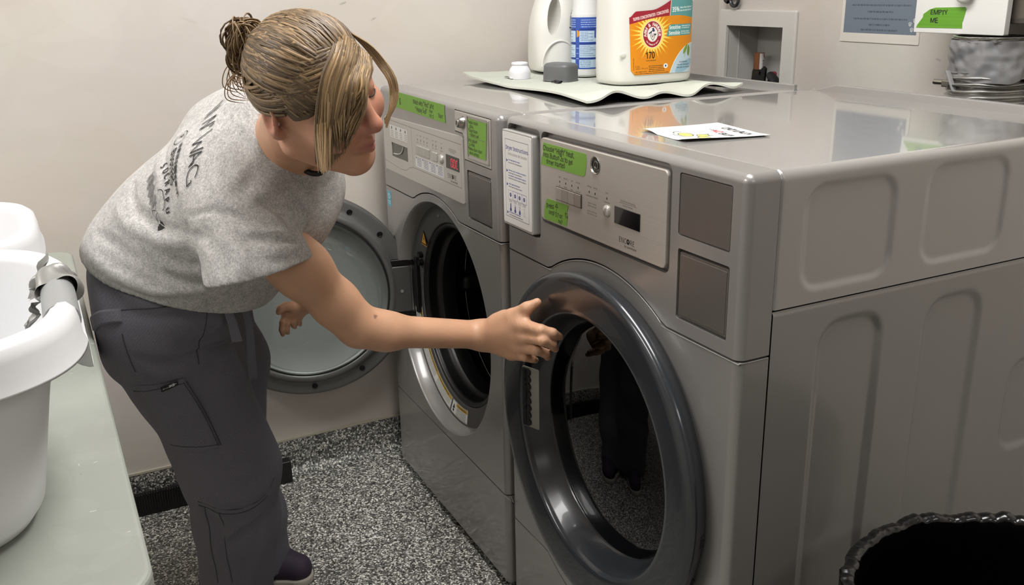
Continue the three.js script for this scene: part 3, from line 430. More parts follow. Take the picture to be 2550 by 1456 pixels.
// ---- big detergent jug with the orange label
const jugWhite = M(lin(0.70, 0.69, 0.64), 0.34, 0, { clearcoat: 0.25, clearcoatRoughness: 0.25 });
function loft(levels, n = 3.6, seg = 72) {          // levels: [y, ax, az, cx, cz], superellipse sections
  const g = grid(seg, levels.length - 1, (u, v) => {
    const k = Math.round(v * (levels.length - 1)), [y, a, b, cx = 0, cz = 0, e = n] = levels[k], t = u * Math.PI * 2, c = Math.cos(t), s = Math.sin(t);
    return [cx + a * Math.sign(c) * Math.pow(Math.abs(c), 2 / e), y, cz + b * Math.sign(s) * Math.pow(Math.abs(s), 2 / e)];
  });
  const m = mergeVertices((g.deleteAttribute('normal'), g.deleteAttribute('uv'), g), 1e-6); m.computeVertexNormals(); return m;
}
function curve(levels, steps = 6) {                 // smooth a level list
  const cr = levels.map(l => [l[0], l[1], l[2], l[3] || 0, l[4] || 0, l[5] || 3.6]); const out = [];
  for (let i = 0; i < cr.length - 1; i++) for (let s = 0; s < steps; s++) { const t = s / steps, p0 = cr[Math.max(0, i - 1)], p1 = cr[i], p2 = cr[i + 1], p3 = cr[Math.min(cr.length - 1, i + 2)]; out.push(p1.map((_, k) => 0.5 * (2 * p1[k] + (p2[k] - p0[k]) * t + (2 * p0[k] - 5 * p1[k] + 4 * p2[k] - p3[k]) * t * t + (3 * p1[k] - p0[k] - 3 * p2[k] + p3[k]) * t * t * t))); }
  out.push(cr[cr.length - 1]); return out;
}
{
  const t = thing('detergent_jug', 'large white laundry detergent jug with an orange sunburst label on the mat', 'jug', [-0.285, MATY, -0.512], 0.03);
  const lv = curve([[0, 0.045, 0.09], [0.001, 0.056, 0.104], [0.006, 0.0615, 0.110], [0.014, 0.0635, 0.113], [0.04, 0.0645, 0.1145], [0.10, 0.0645, 0.1145], [0.16, 0.0642, 0.1142], [0.195, 0.063, 0.113], [0.215, 0.059, 0.110], [0.232, 0.052, 0.104], [0.25, 0.045, 0.092, 0, 0.002], [0.27, 0.036, 0.066, 0, 0.012], [0.285, 0.03, 0.04, 0, 0.028], [0.30, 0.026, 0.027, 0, 0.036, 2.4], [0.315, 0.0255, 0.0255, 0, 0.038, 2]], 5);
  lv.unshift([0, 0.0001, 0.0001, 0, 0]); let body = loft(lv);
  // scoop in the shoulder over the label
  { const s = new THREE.SphereGeometry(0.095, 40, 28); s.scale(0.55, 0.42, 1.05); s.translate(0.078, 0.2345, 0.006); body = cut(body, s); }
  part('bottle', body, jugWhite, t);
  part('handle', tube([[0, 0.262, 0.012], [0, 0.30, -0.02], [0, 0.295, -0.066], [0, 0.262, -0.095], [0, 0.225, -0.104]], 0.0155, 40, 14), jugWhite, t);
  part('spout', lathe([[0.0255, 0.30], [0.0265, 0.312], [0.0245, 0.316], [0.0245, 0.322], [0.019, 0.322], [0.018, 0.30]], 36).translate(0, 0, 0.038), M(lin(0.6, 0.6, 0.57), 0.4), t);
  for (const z of [0.096]) { const g = new THREE.SphereGeometry(0.009, 18, 12); g.scale(0.22, 0.7, 1.3); g.translate(0.054, 0.068, z); part('side_dimple', g, jugWhite, t); }
  const lab = canvas(1024, 960, (x, w, h) => {
    x.fillStyle = '#de8a12'; x.fillRect(0, 0, w, h);
    x.save(); x.translate(330, 460); for (let k = 0; k < 30; k++) { x.save(); x.rotate(k / 30 * Math.PI * 2 + 0.1); const g = x.createLinearGradient(0, -120, 0, -350); g.addColorStop(0, '#fff0a0'); g.addColorStop(0.55, '#f6cf45'); g.addColorStop(1, '#e09a1c'); x.fillStyle = g; x.beginPath(); x.moveTo(-20, -120); x.lineTo(0, -300 - (k % 3) * 34); x.lineTo(20, -120); x.fill(); x.restore(); }
    x.fillStyle = '#f8dd6a'; x.beginPath(); x.arc(0, 0, 190, 0, 7); x.fill(); x.restore();
    x.save(); x.translate(330, 460); x.scale(0.9, 1); x.fillStyle = '#f3e9da'; x.beginPath(); x.arc(0, 0, 168, 0, 7); x.fill(); x.fillStyle = '#9c2130'; x.beginPath(); x.arc(0, 0, 161, 0, 7); x.fill(); x.fillStyle = '#ece7df'; x.beginPath(); x.arc(0, 0, 92, 0, 7); x.fill();
    x.fillStyle = '#f3ece3'; x.font = 'bold 62px sans-serif'; x.textAlign = 'center'; const s = 'ARM & HAMMER'; for (let i = 0; i < s.length; i++) { const a = -Math.PI * 0.5 + (i - (s.length - 1) / 2) * 0.30; x.save(); x.rotate(a + Math.PI / 2); x.fillText(s[i], 0, -103); x.restore(); }
    x.font = 'bold 22px sans-serif'; const s2 = 'THE STANDARD OF PURITY'; for (let i = 0; i < s2.length; i++) { const a = Math.PI * 0.5 - (i - (s2.length - 1) / 2) * 0.085; x.save(); x.rotate(a - Math.PI / 2); x.fillText(s2[i], 0, 138); x.restore(); }
    x.strokeStyle = '#22242e'; x.fillStyle = '#2b3358'; x.lineWidth = 7; x.save(); x.rotate(-0.5); x.fillRect(-52, -46, 88, 13); x.fillRect(26, -66, 30, 50); x.restore(); x.fillStyle = '#e9e2d8'; x.beginPath(); x.moveTo(-40, -16); x.quadraticCurveTo(-34, 40, 4, 74); x.quadraticCurveTo(40, 40, 46, 0); x.lineTo(26, -8); x.quadraticCurveTo(14, 20, 2, 34); x.quadraticCurveTo(-14, 10, -18, -24); x.closePath(); x.fill(); x.stroke(); x.fillStyle = '#22242e'; x.beginPath(); x.moveTo(30, 2); x.lineTo(66, -10); x.lineTo(62, 10); x.lineTo(36, 18); x.fill(); x.restore();
    x.fillStyle = '#9c2130'; x.beginPath(); x.moveTo(0, 0); x.lineTo(625, 0); x.lineTo(600, 240); x.quadraticCurveTo(300, 250, 0, 330); x.fill(); x.fillStyle = '#f4e8e0'; x.save(); x.translate(50, 290); x.rotate(-0.17); x.font = 'bold 54px sans-serif'; x.fillText('SUPER CONCENTRATED / CONCENTRÉE', 0, 0, 545); x.restore();
    x.fillStyle = '#5b9a98'; x.beginPath(); x.moveTo(632, 0); x.lineTo(w, 0); x.lineTo(w, 280); x.quadraticCurveTo(830, 225, 610, 240); x.fill(); x.strokeStyle = '#f2efe6'; x.lineWidth = 6; x.beginPath(); x.moveTo(629, 0); x.lineTo(604, 240); x.stroke(); x.fillStyle = '#eef3ee'; x.font = 'bold 84px sans-serif'; x.save(); x.translate(640, 196); x.rotate(-0.05); x.fillText('35%', 0, 0, 120); x.font = 'italic bold 28px sans-serif'; x.fillText('More Stain Fighters*', 130, -36, 230); x.fillText('plus de anti-taches*', 130, 0, 220); x.restore();
    x.fillStyle = '#5b9a98'; x.beginPath(); x.moveTo(590, 372); x.quadraticCurveTo(600, 350, 640, 348); x.lineTo(1000, 346); x.lineTo(985, 470); x.quadraticCurveTo(980, 486, 950, 488); x.lineTo(550, 494); x.closePath(); x.fill(); x.fillStyle = '#f2f4ee'; x.font = 'bold 66px sans-serif'; x.fillText('Sensitive', 598, 408, 190); x.fillText('Sensible', 592, 478, 190); x.font = 'bold 22px sans-serif'; x.fillText('DERMATOLOGIST TESTED', 806, 378, 170); x.fillText('for Sensitive Skin', 806, 402, 150); x.fillText('TESTÉ EN CLINIQUE', 796, 448, 160); x.fillText('Pour la Peau Sensible', 796, 472, 170);
    x.fillStyle = '#bcd0da'; x.beginPath(); x.moveTo(w, 590); x.quadraticCurveTo(760, 620, 620, h); x.lineTo(w, h); x.fill(); x.strokeStyle = '#eef0e6'; x.lineWidth = 8; x.beginPath(); x.moveTo(w, 590); x.quadraticCurveTo(760, 620, 620, h); x.stroke(); x.fillStyle = '#6fa0b8'; x.globalAlpha = 0.5; x.beginPath(); x.ellipse(880, 880, 180, 60, -0.4, 0, 7); x.fill(); x.globalAlpha = 1;
    x.fillStyle = '#7f9d34'; x.beginPath(); x.moveTo(940, 600); x.quadraticCurveTo(840, 640, 850, 730); x.quadraticCurveTo(900, 720, 940, 600); x.fill(); x.fillStyle = '#6d8a2a'; x.beginPath(); x.moveTo(950, 605); x.quadraticCurveTo(1010, 680, 960, 760); x.quadraticCurveTo(900, 740, 950, 605); x.fill(); x.strokeStyle = '#41561b'; x.lineWidth = 4; x.beginPath(); x.moveTo(930, 640); x.quadraticCurveTo(880, 720, 872, 770); x.stroke();
    x.fillStyle = '#26302e'; x.font = 'bold 26px sans-serif'; x.textAlign = 'center'; ['Eco-friendly', 'Use less detergent', 'Plus pour la mousse'].forEach((q, i) => x.fillText(q, 860, 836 + i * 34));
    x.textAlign = 'left'; x.fillStyle = '#1d1408'; x.font = 'bold 118px sans-serif'; x.fillText('170', 220, 760, 150); x.font = 'bold 20px sans-serif'; x.fillText('LOADS', 226, 792); x.fillText('BRASSÉES', 296, 792); x.font = '62px sans-serif'; x.fillText('5.03 L', 70, 890, 70); x.font = '28px sans-serif'; x.fillText('170 oz fl', 148, 890); for (let k = 0; k < 4; k++) { greek(x, 270, 850 + k * 22, 260, 9, '#3c2404'); } greek(x, 60, 916, 180, 10, '#3c2404'); greek(x, 60, 940, 540, 9, '#3c2404'); x.fillStyle = '#f0efe9'; x.beginPath(); x.ellipse(548, 862, 36, 30, 0, 0, 7); x.fill(); x.fillStyle = '#3a5a8a'; x.beginPath(); x.arc(548, 862, 14, 0, 7); x.fill(); x.save(); x.translate(40, 900); x.rotate(-Math.PI / 2); greek(x, 0, 0, 160, 7, '#3c2404'); x.restore();
  });
  const z0 = 0.083, z1 = -0.096, y0 = 0.0225, e = 3.6, surf = (z, y) => { const a = 0.0647, b = 0.1147; return a * Math.pow(Math.max(0, 1 - Math.pow(Math.abs(z / b), e)), 1 / e) + 0.0007; };
  const topAt = u => 0.161 + 0.008 * u + 0.032 * sstep(0.30, 0.85, u) - 0.022 * sstep(0.9, 1.0, u) * sstep(0.88, 1, u) - 0.012 * sstep(0.09, 0, u), botAt = u => y0 + 0.010 * sstep(0.06, 0, u) * 1 + 0.012 * sstep(0.95, 1, u);
  const g = grid(60, 30, (u, v) => { const z = z0 + (z1 - z0) * u + (0.006 * (v - 0.5)) * (1 - u), yb = botAt(u), y = yb + (topAt(u) - yb) * v; return [surf(z, y), y, z]; }); { const p = g.attributes.position, uv = g.attributes.uv; for (let i = 0; i < p.count; i++) uv.setXY(i, uv.getX(i), (p.getY(i) - y0) / 0.170); }
  part('label', g, M(0xffffff, 0.35, 0, { map: lab }), t, 'orange label with a red round emblem and teal banners');
}
// ---- the other white jug, seen from behind its handle
{
  const t = thing('bleach_jug', 'white jug with a loop handle standing behind the blue bottle', 'jug', [-0.62, MATY + 0.006, -0.508], -0.12);
  const lv = curve([[0, 0.05, 0.085], [0.001, 0.06, 0.098], [0.008, 0.066, 0.105], [0.03, 0.068, 0.108], [0.07, 0.068, 0.110, 0, 0, 3], [0.11, 0.066, 0.109, 0, 0, 2.8], [0.15, 0.062, 0.104, 0, -0.002, 2.6], [0.19, 0.054, 0.092, 0, -0.004, 2.4], [0.22, 0.044, 0.076, 0, -0.005, 2.3], [0.25, 0.032, 0.05, 0, -0.006, 2.1], [0.27, 0.024, 0.026, 0, -0.006, 2], [0.29, 0.022, 0.022, 0, -0.006, 2]], 5); lv.unshift([0, 0.0001, 0.0001]);
  let body = loft(lv, 3); const hole = ext((() => { const s = new THREE.Shape(); s.absellipse(0, 0, 0.0155, 0.047, 0, Math.PI * 2); return s; })(), -0.12, 0.12); hole.rotateY(Math.PI / 2); hole.rotateX(-0.17); hole.translate(0, 0.139, 0.067); body = cut(body, hole);
  part('bottle', body, jugWhite, t); part('cap', lathe([[0.0001, 0.318], [0.022, 0.318], [0.025, 0.314], [0.026, 0.288], [0.0225, 0.286]], 32).translate(0, 0, -0.006), M(0x3a5fa8, 0.4), t);
  { const p = []; for (let k = 0; k <= 20; k++) { const a = Math.PI * k / 20; p.push([0.0, 0.084 * Math.sin(a) * 0.75 + 0.016, 0.055 + 0.048 * Math.cos(a)]); } const L = p.map(q => [0.0662 - 0.12 * Math.pow(Math.abs(q[2] - 0.02), 2) * 8, q[1], q[2]]); part('moulded_ridge', tube(L, 0.003, 40, 8), jugWhite, t); }
  const tx = canvas(256, 640, (x, w, h) => { x.fillStyle = '#b4bebd'; x.fillRect(0, 0, w, h); x.fillStyle = '#1c2424'; x.fillRect(0, 30, w, 22); x.fillRect(0, 318, w, 20); for (let k = 0; k < 12; k++) greek(x, 8, 64 + k * 20, w - 16, 11, '#39413f'); for (let k = 0; k < 13; k++) greek(x, 8, 348 + k * 20, w - 16, 9, '#4e5859'); });
  const g = grid(14, 30, (u, v) => { const s = 2 * v - 1, half = 0.036 * Math.sqrt(Math.max(0, 1 - s * s * 0.94)), z = 0.0 - half + 2 * half * (1 - u) - 0.006, y = 0.112 + 0.062 * s, k = Math.max(0, (y - 0.1) / 0.1); const i = Math.max(0, lv.findIndex(l => l[0] > y)), l = lv[i], a = l[1], b = l[2]; return [a * Math.pow(Math.max(0, 1 - Math.pow(Math.abs((z - (l[4] || 0)) / b), l[5] || 3)), 1 / (l[5] || 3)) + 0.0016, y, z]; }); planarUV(g, 0.03, 0.05, -0.072, 0.124, 2, 1);
  part('label', g, M(0xffffff, 0.45, 0, { map: tx }), t, 'oval back label of small print');
}
// ---- blue-labelled bottle
{
  const t = thing('spray_bottle', 'slim white bottle with a blue printed label between the two jugs', 'bottle', [-0.492, MATY, -0.478], 0.35);
  part('bottle', lathe(curve([[0, 0.0001, 0], [0.0005, 0.03, 0], [0.004, 0.0345, 0], [0.02, 0.036, 0], [0.14, 0.036, 0], [0.152, 0.0345, 0], [0.17, 0.032, 0], [0.20, 0.028, 0], [0.23, 0.02, 0], [0.245, 0.0135, 0], [0.262, 0.013, 0]], 5).map(l => [Math.max(0.0001, l[1]), l[0]]), 56), M(lin(0.68, 0.69, 0.68), 0.3), t);
  part('trigger_head', [rbox(0.02, 0.03, 0.075, 0.008, 0, 0.285, 0.012), rbox(0.01, 0.045, 0.01, 0.004, 0, 0.262, 0.04)], M(0x2c3f86, 0.4), t);
  const tx = canvas(1024, 512, (x, w, h) => { x.fillStyle = '#3353a4'; x.fillRect(0, 0, w, h); for (let q = 0; q < 4; q++) { const o = q * 256; for (let k = 0; k < 4; k++) greek(x, o + 56, 22 + k * 22, 190, 8, '#c4d2ee'); x.fillStyle = '#223a86'; x.fillRect(o + 40, 110, 210, 20); x.fillRect(o + 40, 250, 210, 18); x.fillRect(o + 40, 400, 210, 16); x.fillStyle = '#b9cfe2'; x.fillRect(o + 40, 132, 205, 110); x.fillRect(o + 40, 270, 205, 126); x.fillRect(o + 40, 418, 205, 80); for (let k = 0; k < 6; k++) { greek(x, o + 50, 142 + k * 16, 90 + (k % 2) * 60, 6, '#38507c'); greek(x, o + 50, 280 + k * 19, 120 + (k % 3) * 30, 6, '#38507c'); } for (let k = 0; k < 4; k++) greek(x, o + 50, 428 + k * 17, 120, 6, '#38507c'); for (let k = 0; k < 3; k++) greek(x, o + 2, 300 + k * 52, 30, 7, '#c4d2ee'); x.fillStyle = '#d08a2a'; x.beginPath(); x.arc(o + 8, 160, 34, 0, 7); x.fill(); x.fillStyle = '#3353a4'; x.fillRect(o - 40, 120, 44, 84); } });
  part('label', new THREE.CylinderGeometry(0.0364, 0.0364, 0.124, 64, 1, true).translate(0, 0.082, 0), M(0xffffff, 0.35, 0, { map: tx }), t, 'blue label with white print');
}
// ---- caps and scraps lying on the mat
tag(part('dosing_cap', lathe(curve([[0, 0.0262, 0], [0.012, 0.0272, 0], [0.02, 0.0262, 0], [0.027, 0.0225, 0], [0.031, 0.0195, 0], [0.0335, 0.019, 0], [0.0345, 0.0205, 0], [0.038, 0.0205, 0], [0.0395, 0.019, 0], [0.0395, 0.015, 0], [0.031, 0.015, 0], [0.03, 0.0001, 0]], 4).map(l => [Math.max(0.0001, l[1]), l[0]]), 48).translate(-0.543, MATY - 0.0005, -0.317), M(lin(0.72, 0.71, 0.74), 0.35), scene), 'white plastic dosing cap standing open end down on the mat', 'cap');
{ const g = loft(curve([[0, 0.0001, 0.0001], [0.0002, 0.036, 0.032], [0.004, 0.038, 0.034], [0.03, 0.0375, 0.0335], [0.037, 0.036, 0.032], [0.041, 0.032, 0.028], [0.0415, 0.024, 0.02], [0.0415, 0.0001, 0.0001]], 4), 2.5, 56); g.rotateZ(-0.02); g.rotateY(0.5); g.translate(-0.43, MATY, -0.37); single('bottle_cap', g, M(lin(0.115, 0.118, 0.12), 0.45), 'dark grey chunky bottle cap lying on the mat before the orange jug', 'cap'); }
{ const g = grid(10, 4, (u, v) => [-0.583 + 0.05 * u + 0.004 * v, MATY + 0.0015 + 0.004 * Math.sin(u * 3) * (1 - v), -0.293 - 0.022 * v + 0.006 * u]); single('paper_scrap', merge([g, g.clone().translate(0, -0.0008, 0)]), M(0xdcdcdf, 0.8), 'white scrap of paper lying against the white dosing cap', 'paper scrap'); }
{ const gs = [tube([[-0.398, MATY + 0.002, -0.326], [-0.39, MATY + 0.004, -0.334], [-0.38, MATY + 0.003, -0.338], [-0.366, MATY + 0.004, -0.336]], 0.0022, 16, 6), tube([[-0.396, MATY + 0.003, -0.334], [-0.384, MATY + 0.006, -0.33], [-0.368, MATY + 0.002, -0.332]], 0.0018, 16, 6), rbox(0.022, 0.003, 0.012, 0.001, -0.383, MATY + 0.0015, -0.334)]; single('plastic_clip', gs, M(0x2c2d2e, 0.4), 'small dark plastic clip lying on the mat beside the grey cap', 'clip'); }
// ---- paper note on the dryer
{
  const tx = canvas(1024, 1024, (x, w, h) => {
    x.fillStyle = '#bcbcba'; x.fillRect(0, 0, w, h); for (let k = 0; k < 2; k++) { hand(x, 'CAT LAUN', 330 + k * 5, 190, 128, '#101012', 5); hand(x, 'NO', 440 + k * 5, 400, 122, '#a01a2c', 9); hand(x, 'BLEA', 640 + k * 5, 415, 122, '#101012', 5); } x.strokeStyle = '#222'; x.lineWidth = 12; x.beginPath(); x.moveTo(330, 330); x.lineTo(440, 340); x.lineTo(412, 318); x.stroke();
    x.fillStyle = '#b5ad62'; x.strokeStyle = '#45432f'; x.lineWidth = 12; for (const [a, b, p, q] of [[560, 760, 130, 74], [850, 690, 120, 60]]) { x.beginPath(); x.ellipse(a, b, p, q, 0.15, 0, 7); x.fill(); x.stroke(); } x.beginPath(); x.ellipse(690, 620, 74, 64, 0, 0, 7); x.fill(); x.stroke(); x.beginPath(); x.moveTo(640, 580); x.lineTo(636, 520); x.lineTo(676, 560); x.moveTo(710, 560); x.lineTo(748, 524); x.lineTo(746, 590); x.stroke(); x.beginPath(); x.arc(400, 770, 50, 1, 4.5); x.stroke(); x.beginPath(); x.moveTo(450, 860); x.quadraticCurveTo(600, 900, 760, 800); x.stroke();
  });
  const c = [[0.299, -0.263], [0.464, -0.234], [0.436, -0.087], [0.298, -0.104]], t = thing('paper_note', 'white paper note with black and red lettering and a yellow doodle on the dryer', 'note');
  const P = (u, v, o) => { const q = [0, 1].map(k => (c[0][k] * (1 - u) + c[1][k] * u) * (1 - v) + (c[3][k] * (1 - u) + c[2][k] * u) * v); return [q[0], MH - 0.0006 + o + Math.max(0, 0.0035 * Math.sin(u * 6.5 + 0.6) * sstep(0.2, 1, v)) + 0.002 * sstep(0.75, 1, u), q[1]]; };
  const g = grid(30, 20, (u, v) => P(u, v, 0.0013)); const uv = g.attributes.uv; for (let i = 0; i < uv.count; i++) uv.setY(i, 1 - uv.getY(i));
  part('sheet', g, M(0xffffff, 0.8, 0, { map: tx }), t); part('sheet_back', grid(30, 20, (u, v) => P(u, v, 0.0008)), M(0xe8e8e6, 0.8), t);
}
// ---- folding table
const TABY = 0.74;
{
  const t = thing('folding_table', 'pale grey moulded plastic folding table along the left of the picture', 'table');
  const z0 = 0.757, z1 = 1.37, xa = -0.68, xf = -0.012, xb = 0.745, R = 0.05;
  const tx = canvas(2048, 1024, (x, w, h) => {
    x.fillStyle = '#979b92'; x.fillRect(0, 0, w, h); for (let k = 0; k < 500; k++) { x.globalAlpha = 0.03; x.fillStyle = rnd() < 0.5 ? '#dfe2d8' : '#8c8f84'; const r = 14 + rnd() * 70; x.beginPath(); x.ellipse(rnd() * w, rnd() * h, r, r * 0.5, rnd() * 3, 0, 7); x.fill(); } x.globalAlpha = 1;
    const P = (a, b) => [(a - xa) / (xb - xa) * w, (b - z0) / (z1 - z0) * h];
    for (let k = 0; k < 150; k++) { const [px, py] = P(0.60 + (rnd() - 0.45) * 0.05, 0.812 + (rnd() - 0.5) * 0.016); x.globalAlpha = 0.35 + rnd() * 0.5; x.fillStyle = '#45443f'; x.save(); x.translate(px, py); x.rotate(0.3); x.fillRect(0, 0, 2 + rnd() * 12, 1 + rnd() * 3); x.restore(); } for (let k = 0; k < 60; k++) { const [px, py] = P(0.575 + rnd() * 0.03, 0.80 + rnd() * 0.01); x.globalAlpha = 0.2 + rnd() * 0.3; x.fillRect(px, py, 8, 2); } 
    for (let k = 0; k < 40; k++) { const [px, py] = P(0.62 + rnd() * 0.012, 0.803 + rnd() * 0.02); x.globalAlpha = 0.7; x.fillRect(px, py, 6, 3); }
    x.globalAlpha = 0.7; x.fillStyle = '#eceee6'; for (let k = 0; k < 60; k++) { x.save(); x.translate(rnd() * w, rnd() * h); x.rotate(rnd() * 6); x.fillRect(0, 0, 3 + rnd() * 9, 1.5); x.restore(); } x.fillStyle = '#55534c'; for (let k = 0; k < 24; k++) x.fillRect(rnd() * w, rnd() * h, 2, 2); x.globalAlpha = 1;
  });
  const bump = noiseTex(256, () => { const v = 110 + rnd() * 60; return [v, v, v]; }, false); const tm = M(0xffffff, 0.5, 0, { map: tx, bumpMap: bump, bumpScale: 0.0004 });
  const halfShape = (a, b, left) => { const s = new THREE.Shape(); if (left) { s.moveTo(b, z0); s.lineTo(b, z1); s.lineTo(a + R, z1); s.absarc(a + R, z1 - R, R, Math.PI / 2, Math.PI); s.lineTo(a, z0 + R); s.absarc(a + R, z0 + R, R, Math.PI, 1.5 * Math.PI); } else { s.moveTo(a, z0); s.lineTo(b - R, z0); s.absarc(b - R, z0 + R, R, -Math.PI / 2, 0); s.lineTo(b, z1 - R); s.absarc(b - R, z1 - R, R, 0, Math.PI / 2); s.lineTo(a, z1); } s.closePath(); return s; };
  const leaf = (a, b, left) => { let g = ext(halfShape(a, b, left), 0, 0.042, 0.006, 16); // shallow raised rim: sink the middle
    const inner = ext(rrect(left ? a + 0.022 : a - 0.06, z0 + 0.022, left ? b + 0.06 : b - 0.022, z1 - 0.022, 0.034), 0.0408, 0.08); g = cut(g, inner); g.rotateX(Math.PI / 2); g.translate(0, TABY + 0.0008, 0); g = g.applyMatrix4(new THREE.Matrix4()); return planarUV(flipZ(g), xa, z0, xb - xa, z1 - z0, 0, 2); };
  // the shape lies in x/z: after the turn z comes out mirrored, so mirror back
  function flipZ(g) { return g; }
  const fix = g => { const p = g.attributes.position; return g; };
  for (const [a, b, l] of [[xa, xf - 0.0022, true], [xf + 0.0022, xb, false]]) { const g = leaf(a, b, l); part('table_leaf', fix(g), tm, t); } // two leaves meet at a visible fold
  for (const x of [xa + 0.17, xb - 0.17]) { const pm = M(0x6c6e70, 0.4, 0.6); part('leg_frame', [tube([[x, 0.012, z0 + 0.09], [x, 0.69, z0 + 0.075]], 0.0125, 4, 10), tube([[x, 0.012, z1 - 0.09], [x, 0.69, z1 - 0.075]], 0.0125, 4, 10), tube([[x, 0.30, z0 + 0.085], [x, 0.30, z1 - 0.085]], 0.01, 4, 10), tube([[x, 0.69, z0 + 0.06], [x, 0.69, z1 - 0.06]], 0.0125, 4, 10)], pm, t); for (const z of [z0 + 0.09, z1 - 0.09]) part('foot', lathe([[0.0001, 0], [0.017, 0], [0.017, 0.016], [0.0135, 0.024]], 18).translate(x, 0, z), M(0x2a2a2a, 0.7), t); }
}
// ---- laundry baskets on the table
const basketWhite = M(lin(0.72, 0.725, 0.735), 0.38, 0);
function basketGeo(a, b, h, gapX) {
  const e = 3.5, prof = [[0, 0.006, 0], [0.0, 0.0055, 0.9], [0.018, 0.012, 1], [0.06, 0.03, 1], [0.8, h * 0.8, 1], [1, h - 0.012, 1]];
  const rows = []; const A0 = a * 0.76, B0 = b * 0.80;
  rows.push([0, 0, 0.007]); rows.push([A0 - 0.03, B0 - 0.03, 0.007]); rows.push([A0 - 0.012, B0 - 0.012, 0.010]); rows.push([A0 - 0.002, B0 - 0.002, 0.022]);
  for (let k = 1; k <= 8; k++) { const t = k / 8; rows.push([A0 + (a - 0.026 - A0) * t, B0 + (b - 0.026 - B0) * t, 0.022 + (h - 0.034) * t]); }
  rows.push([a - 0.0235, b - 0.0235, h - 0.005], [a - 0.017, b - 0.017, h - 0.0008], [a - 0.009, b - 0.009, h], [a - 0.002, b - 0.002, h - 0.006], [a + 0.0005, b + 0.0005, h - 0.018], [a + 0.002, b + 0.002, h - 0.036], [a + 0.0055, b + 0.0055, h - 0.046], [a + 0.0055, b + 0.0055, h - 0.049], [a + 0.001, b + 0.001, h - 0.048], [a - 0.006, b - 0.006, h - 0.036], [a - 0.018, b - 0.018, h - 0.022], [a - 0.0225, b - 0.0225, h - 0.04]);
  for (let k = 7; k >= 0; k--) { const t = k / 8; rows.push([A0 + (a - 0.0235 - A0) * t, B0 + (b - 0.0235 - B0) * t, 0.02 + (h - 0.034) * t]); }
  rows.push([A0 - 0.010, B0 - 0.010, 0.005], [A0 - 0.03, B0 - 0.03, 0.0], [0, 0, 0.0]);
  const g = grid(200, rows.length - 1, (u, v) => {
    const [ra, rb, y] = rows[Math.round(v * (rows.length - 1))], t = u * Math.PI * 2 + Math.PI / 2, c = Math.cos(t), s = Math.sin(t); const x = ra * Math.sign(c) * Math.pow(Math.abs(c), 2 / e), z = rb * Math.sign(s) * Math.pow(Math.abs(s), 2 / e);
    let yy = y; if (gapX && z < 0) { const k = sstep(gapX, gapX - 0.022, Math.abs(x)) * sstep(h - 0.10, h - 0.02, y); yy = y - k * 0.052; } return [x, yy, z];
  });
  return g;
}
{
  const t = thing('laundry_basket', 'large white plastic laundry basket with a grey taped handle, nearest on the table', 'basket', [0.468, TABY + 0.0022, 1.098]);
  part('tub', basketGeo(0.229, 0.318, 0.242, 0.082), basketWhite, t);
  part('handle', [cyl(0.0185, 0.0185, 0.15, 0.0, 0.219, -0.3, 'x', 28).translate(0, 0, 0)], M(0x8f9090, 0.4, 0.1), t, 'grey tube in place of a broken rim');
  const g = grid(48, 14, (u, v) => { const a = u * Math.PI * 2, x = -0.078 + 0.05 * v, r = 0.021 + 0.007 * noise3(u * 6, v * 5, 2.2) * 2 + 0.004 * Math.sin(a * 3 + v * 7); return [x + 0.012 * noise3(u * 5, v * 3, 9), 0.219 + r * Math.sin(a), -0.3 + r * Math.cos(a)]; });
  const flap = grid(16, 16, (u, v) => [-0.07 + 0.036 * u + 0.012 * noise3(v * 4, u * 3, 5), 0.203 - 0.052 * v * (0.7 + 0.5 * noise3(u * 5, 1, 1)), -0.275 + 0.012 * v + 0.016 * noise3(u * 4, v * 4, 3)]);
  const flap2 = grid(10, 10, (u, v) => [-0.082 + 0.02 * u - 0.004 * v, 0.205 + 0.05 * v * (1 - 0.6 * u), -0.272 - 0.02 * v + 0.012 * noise3(u * 4, v * 4, 8)]);
  part('duct_tape', [g, flap, flap2], M(0x8b8a86, 0.42, 0.25), t, 'crumpled silver duct tape');
}
{
  const t = thing('laundry_basket', 'smaller white plastic laundry basket farther along the table by the wall', 'basket', [-0.052, TABY + 0.0022, 1.08]);
  part('tub', basketGeo(0.198, 0.270, 0.211, 0), basketWhite, t);
}
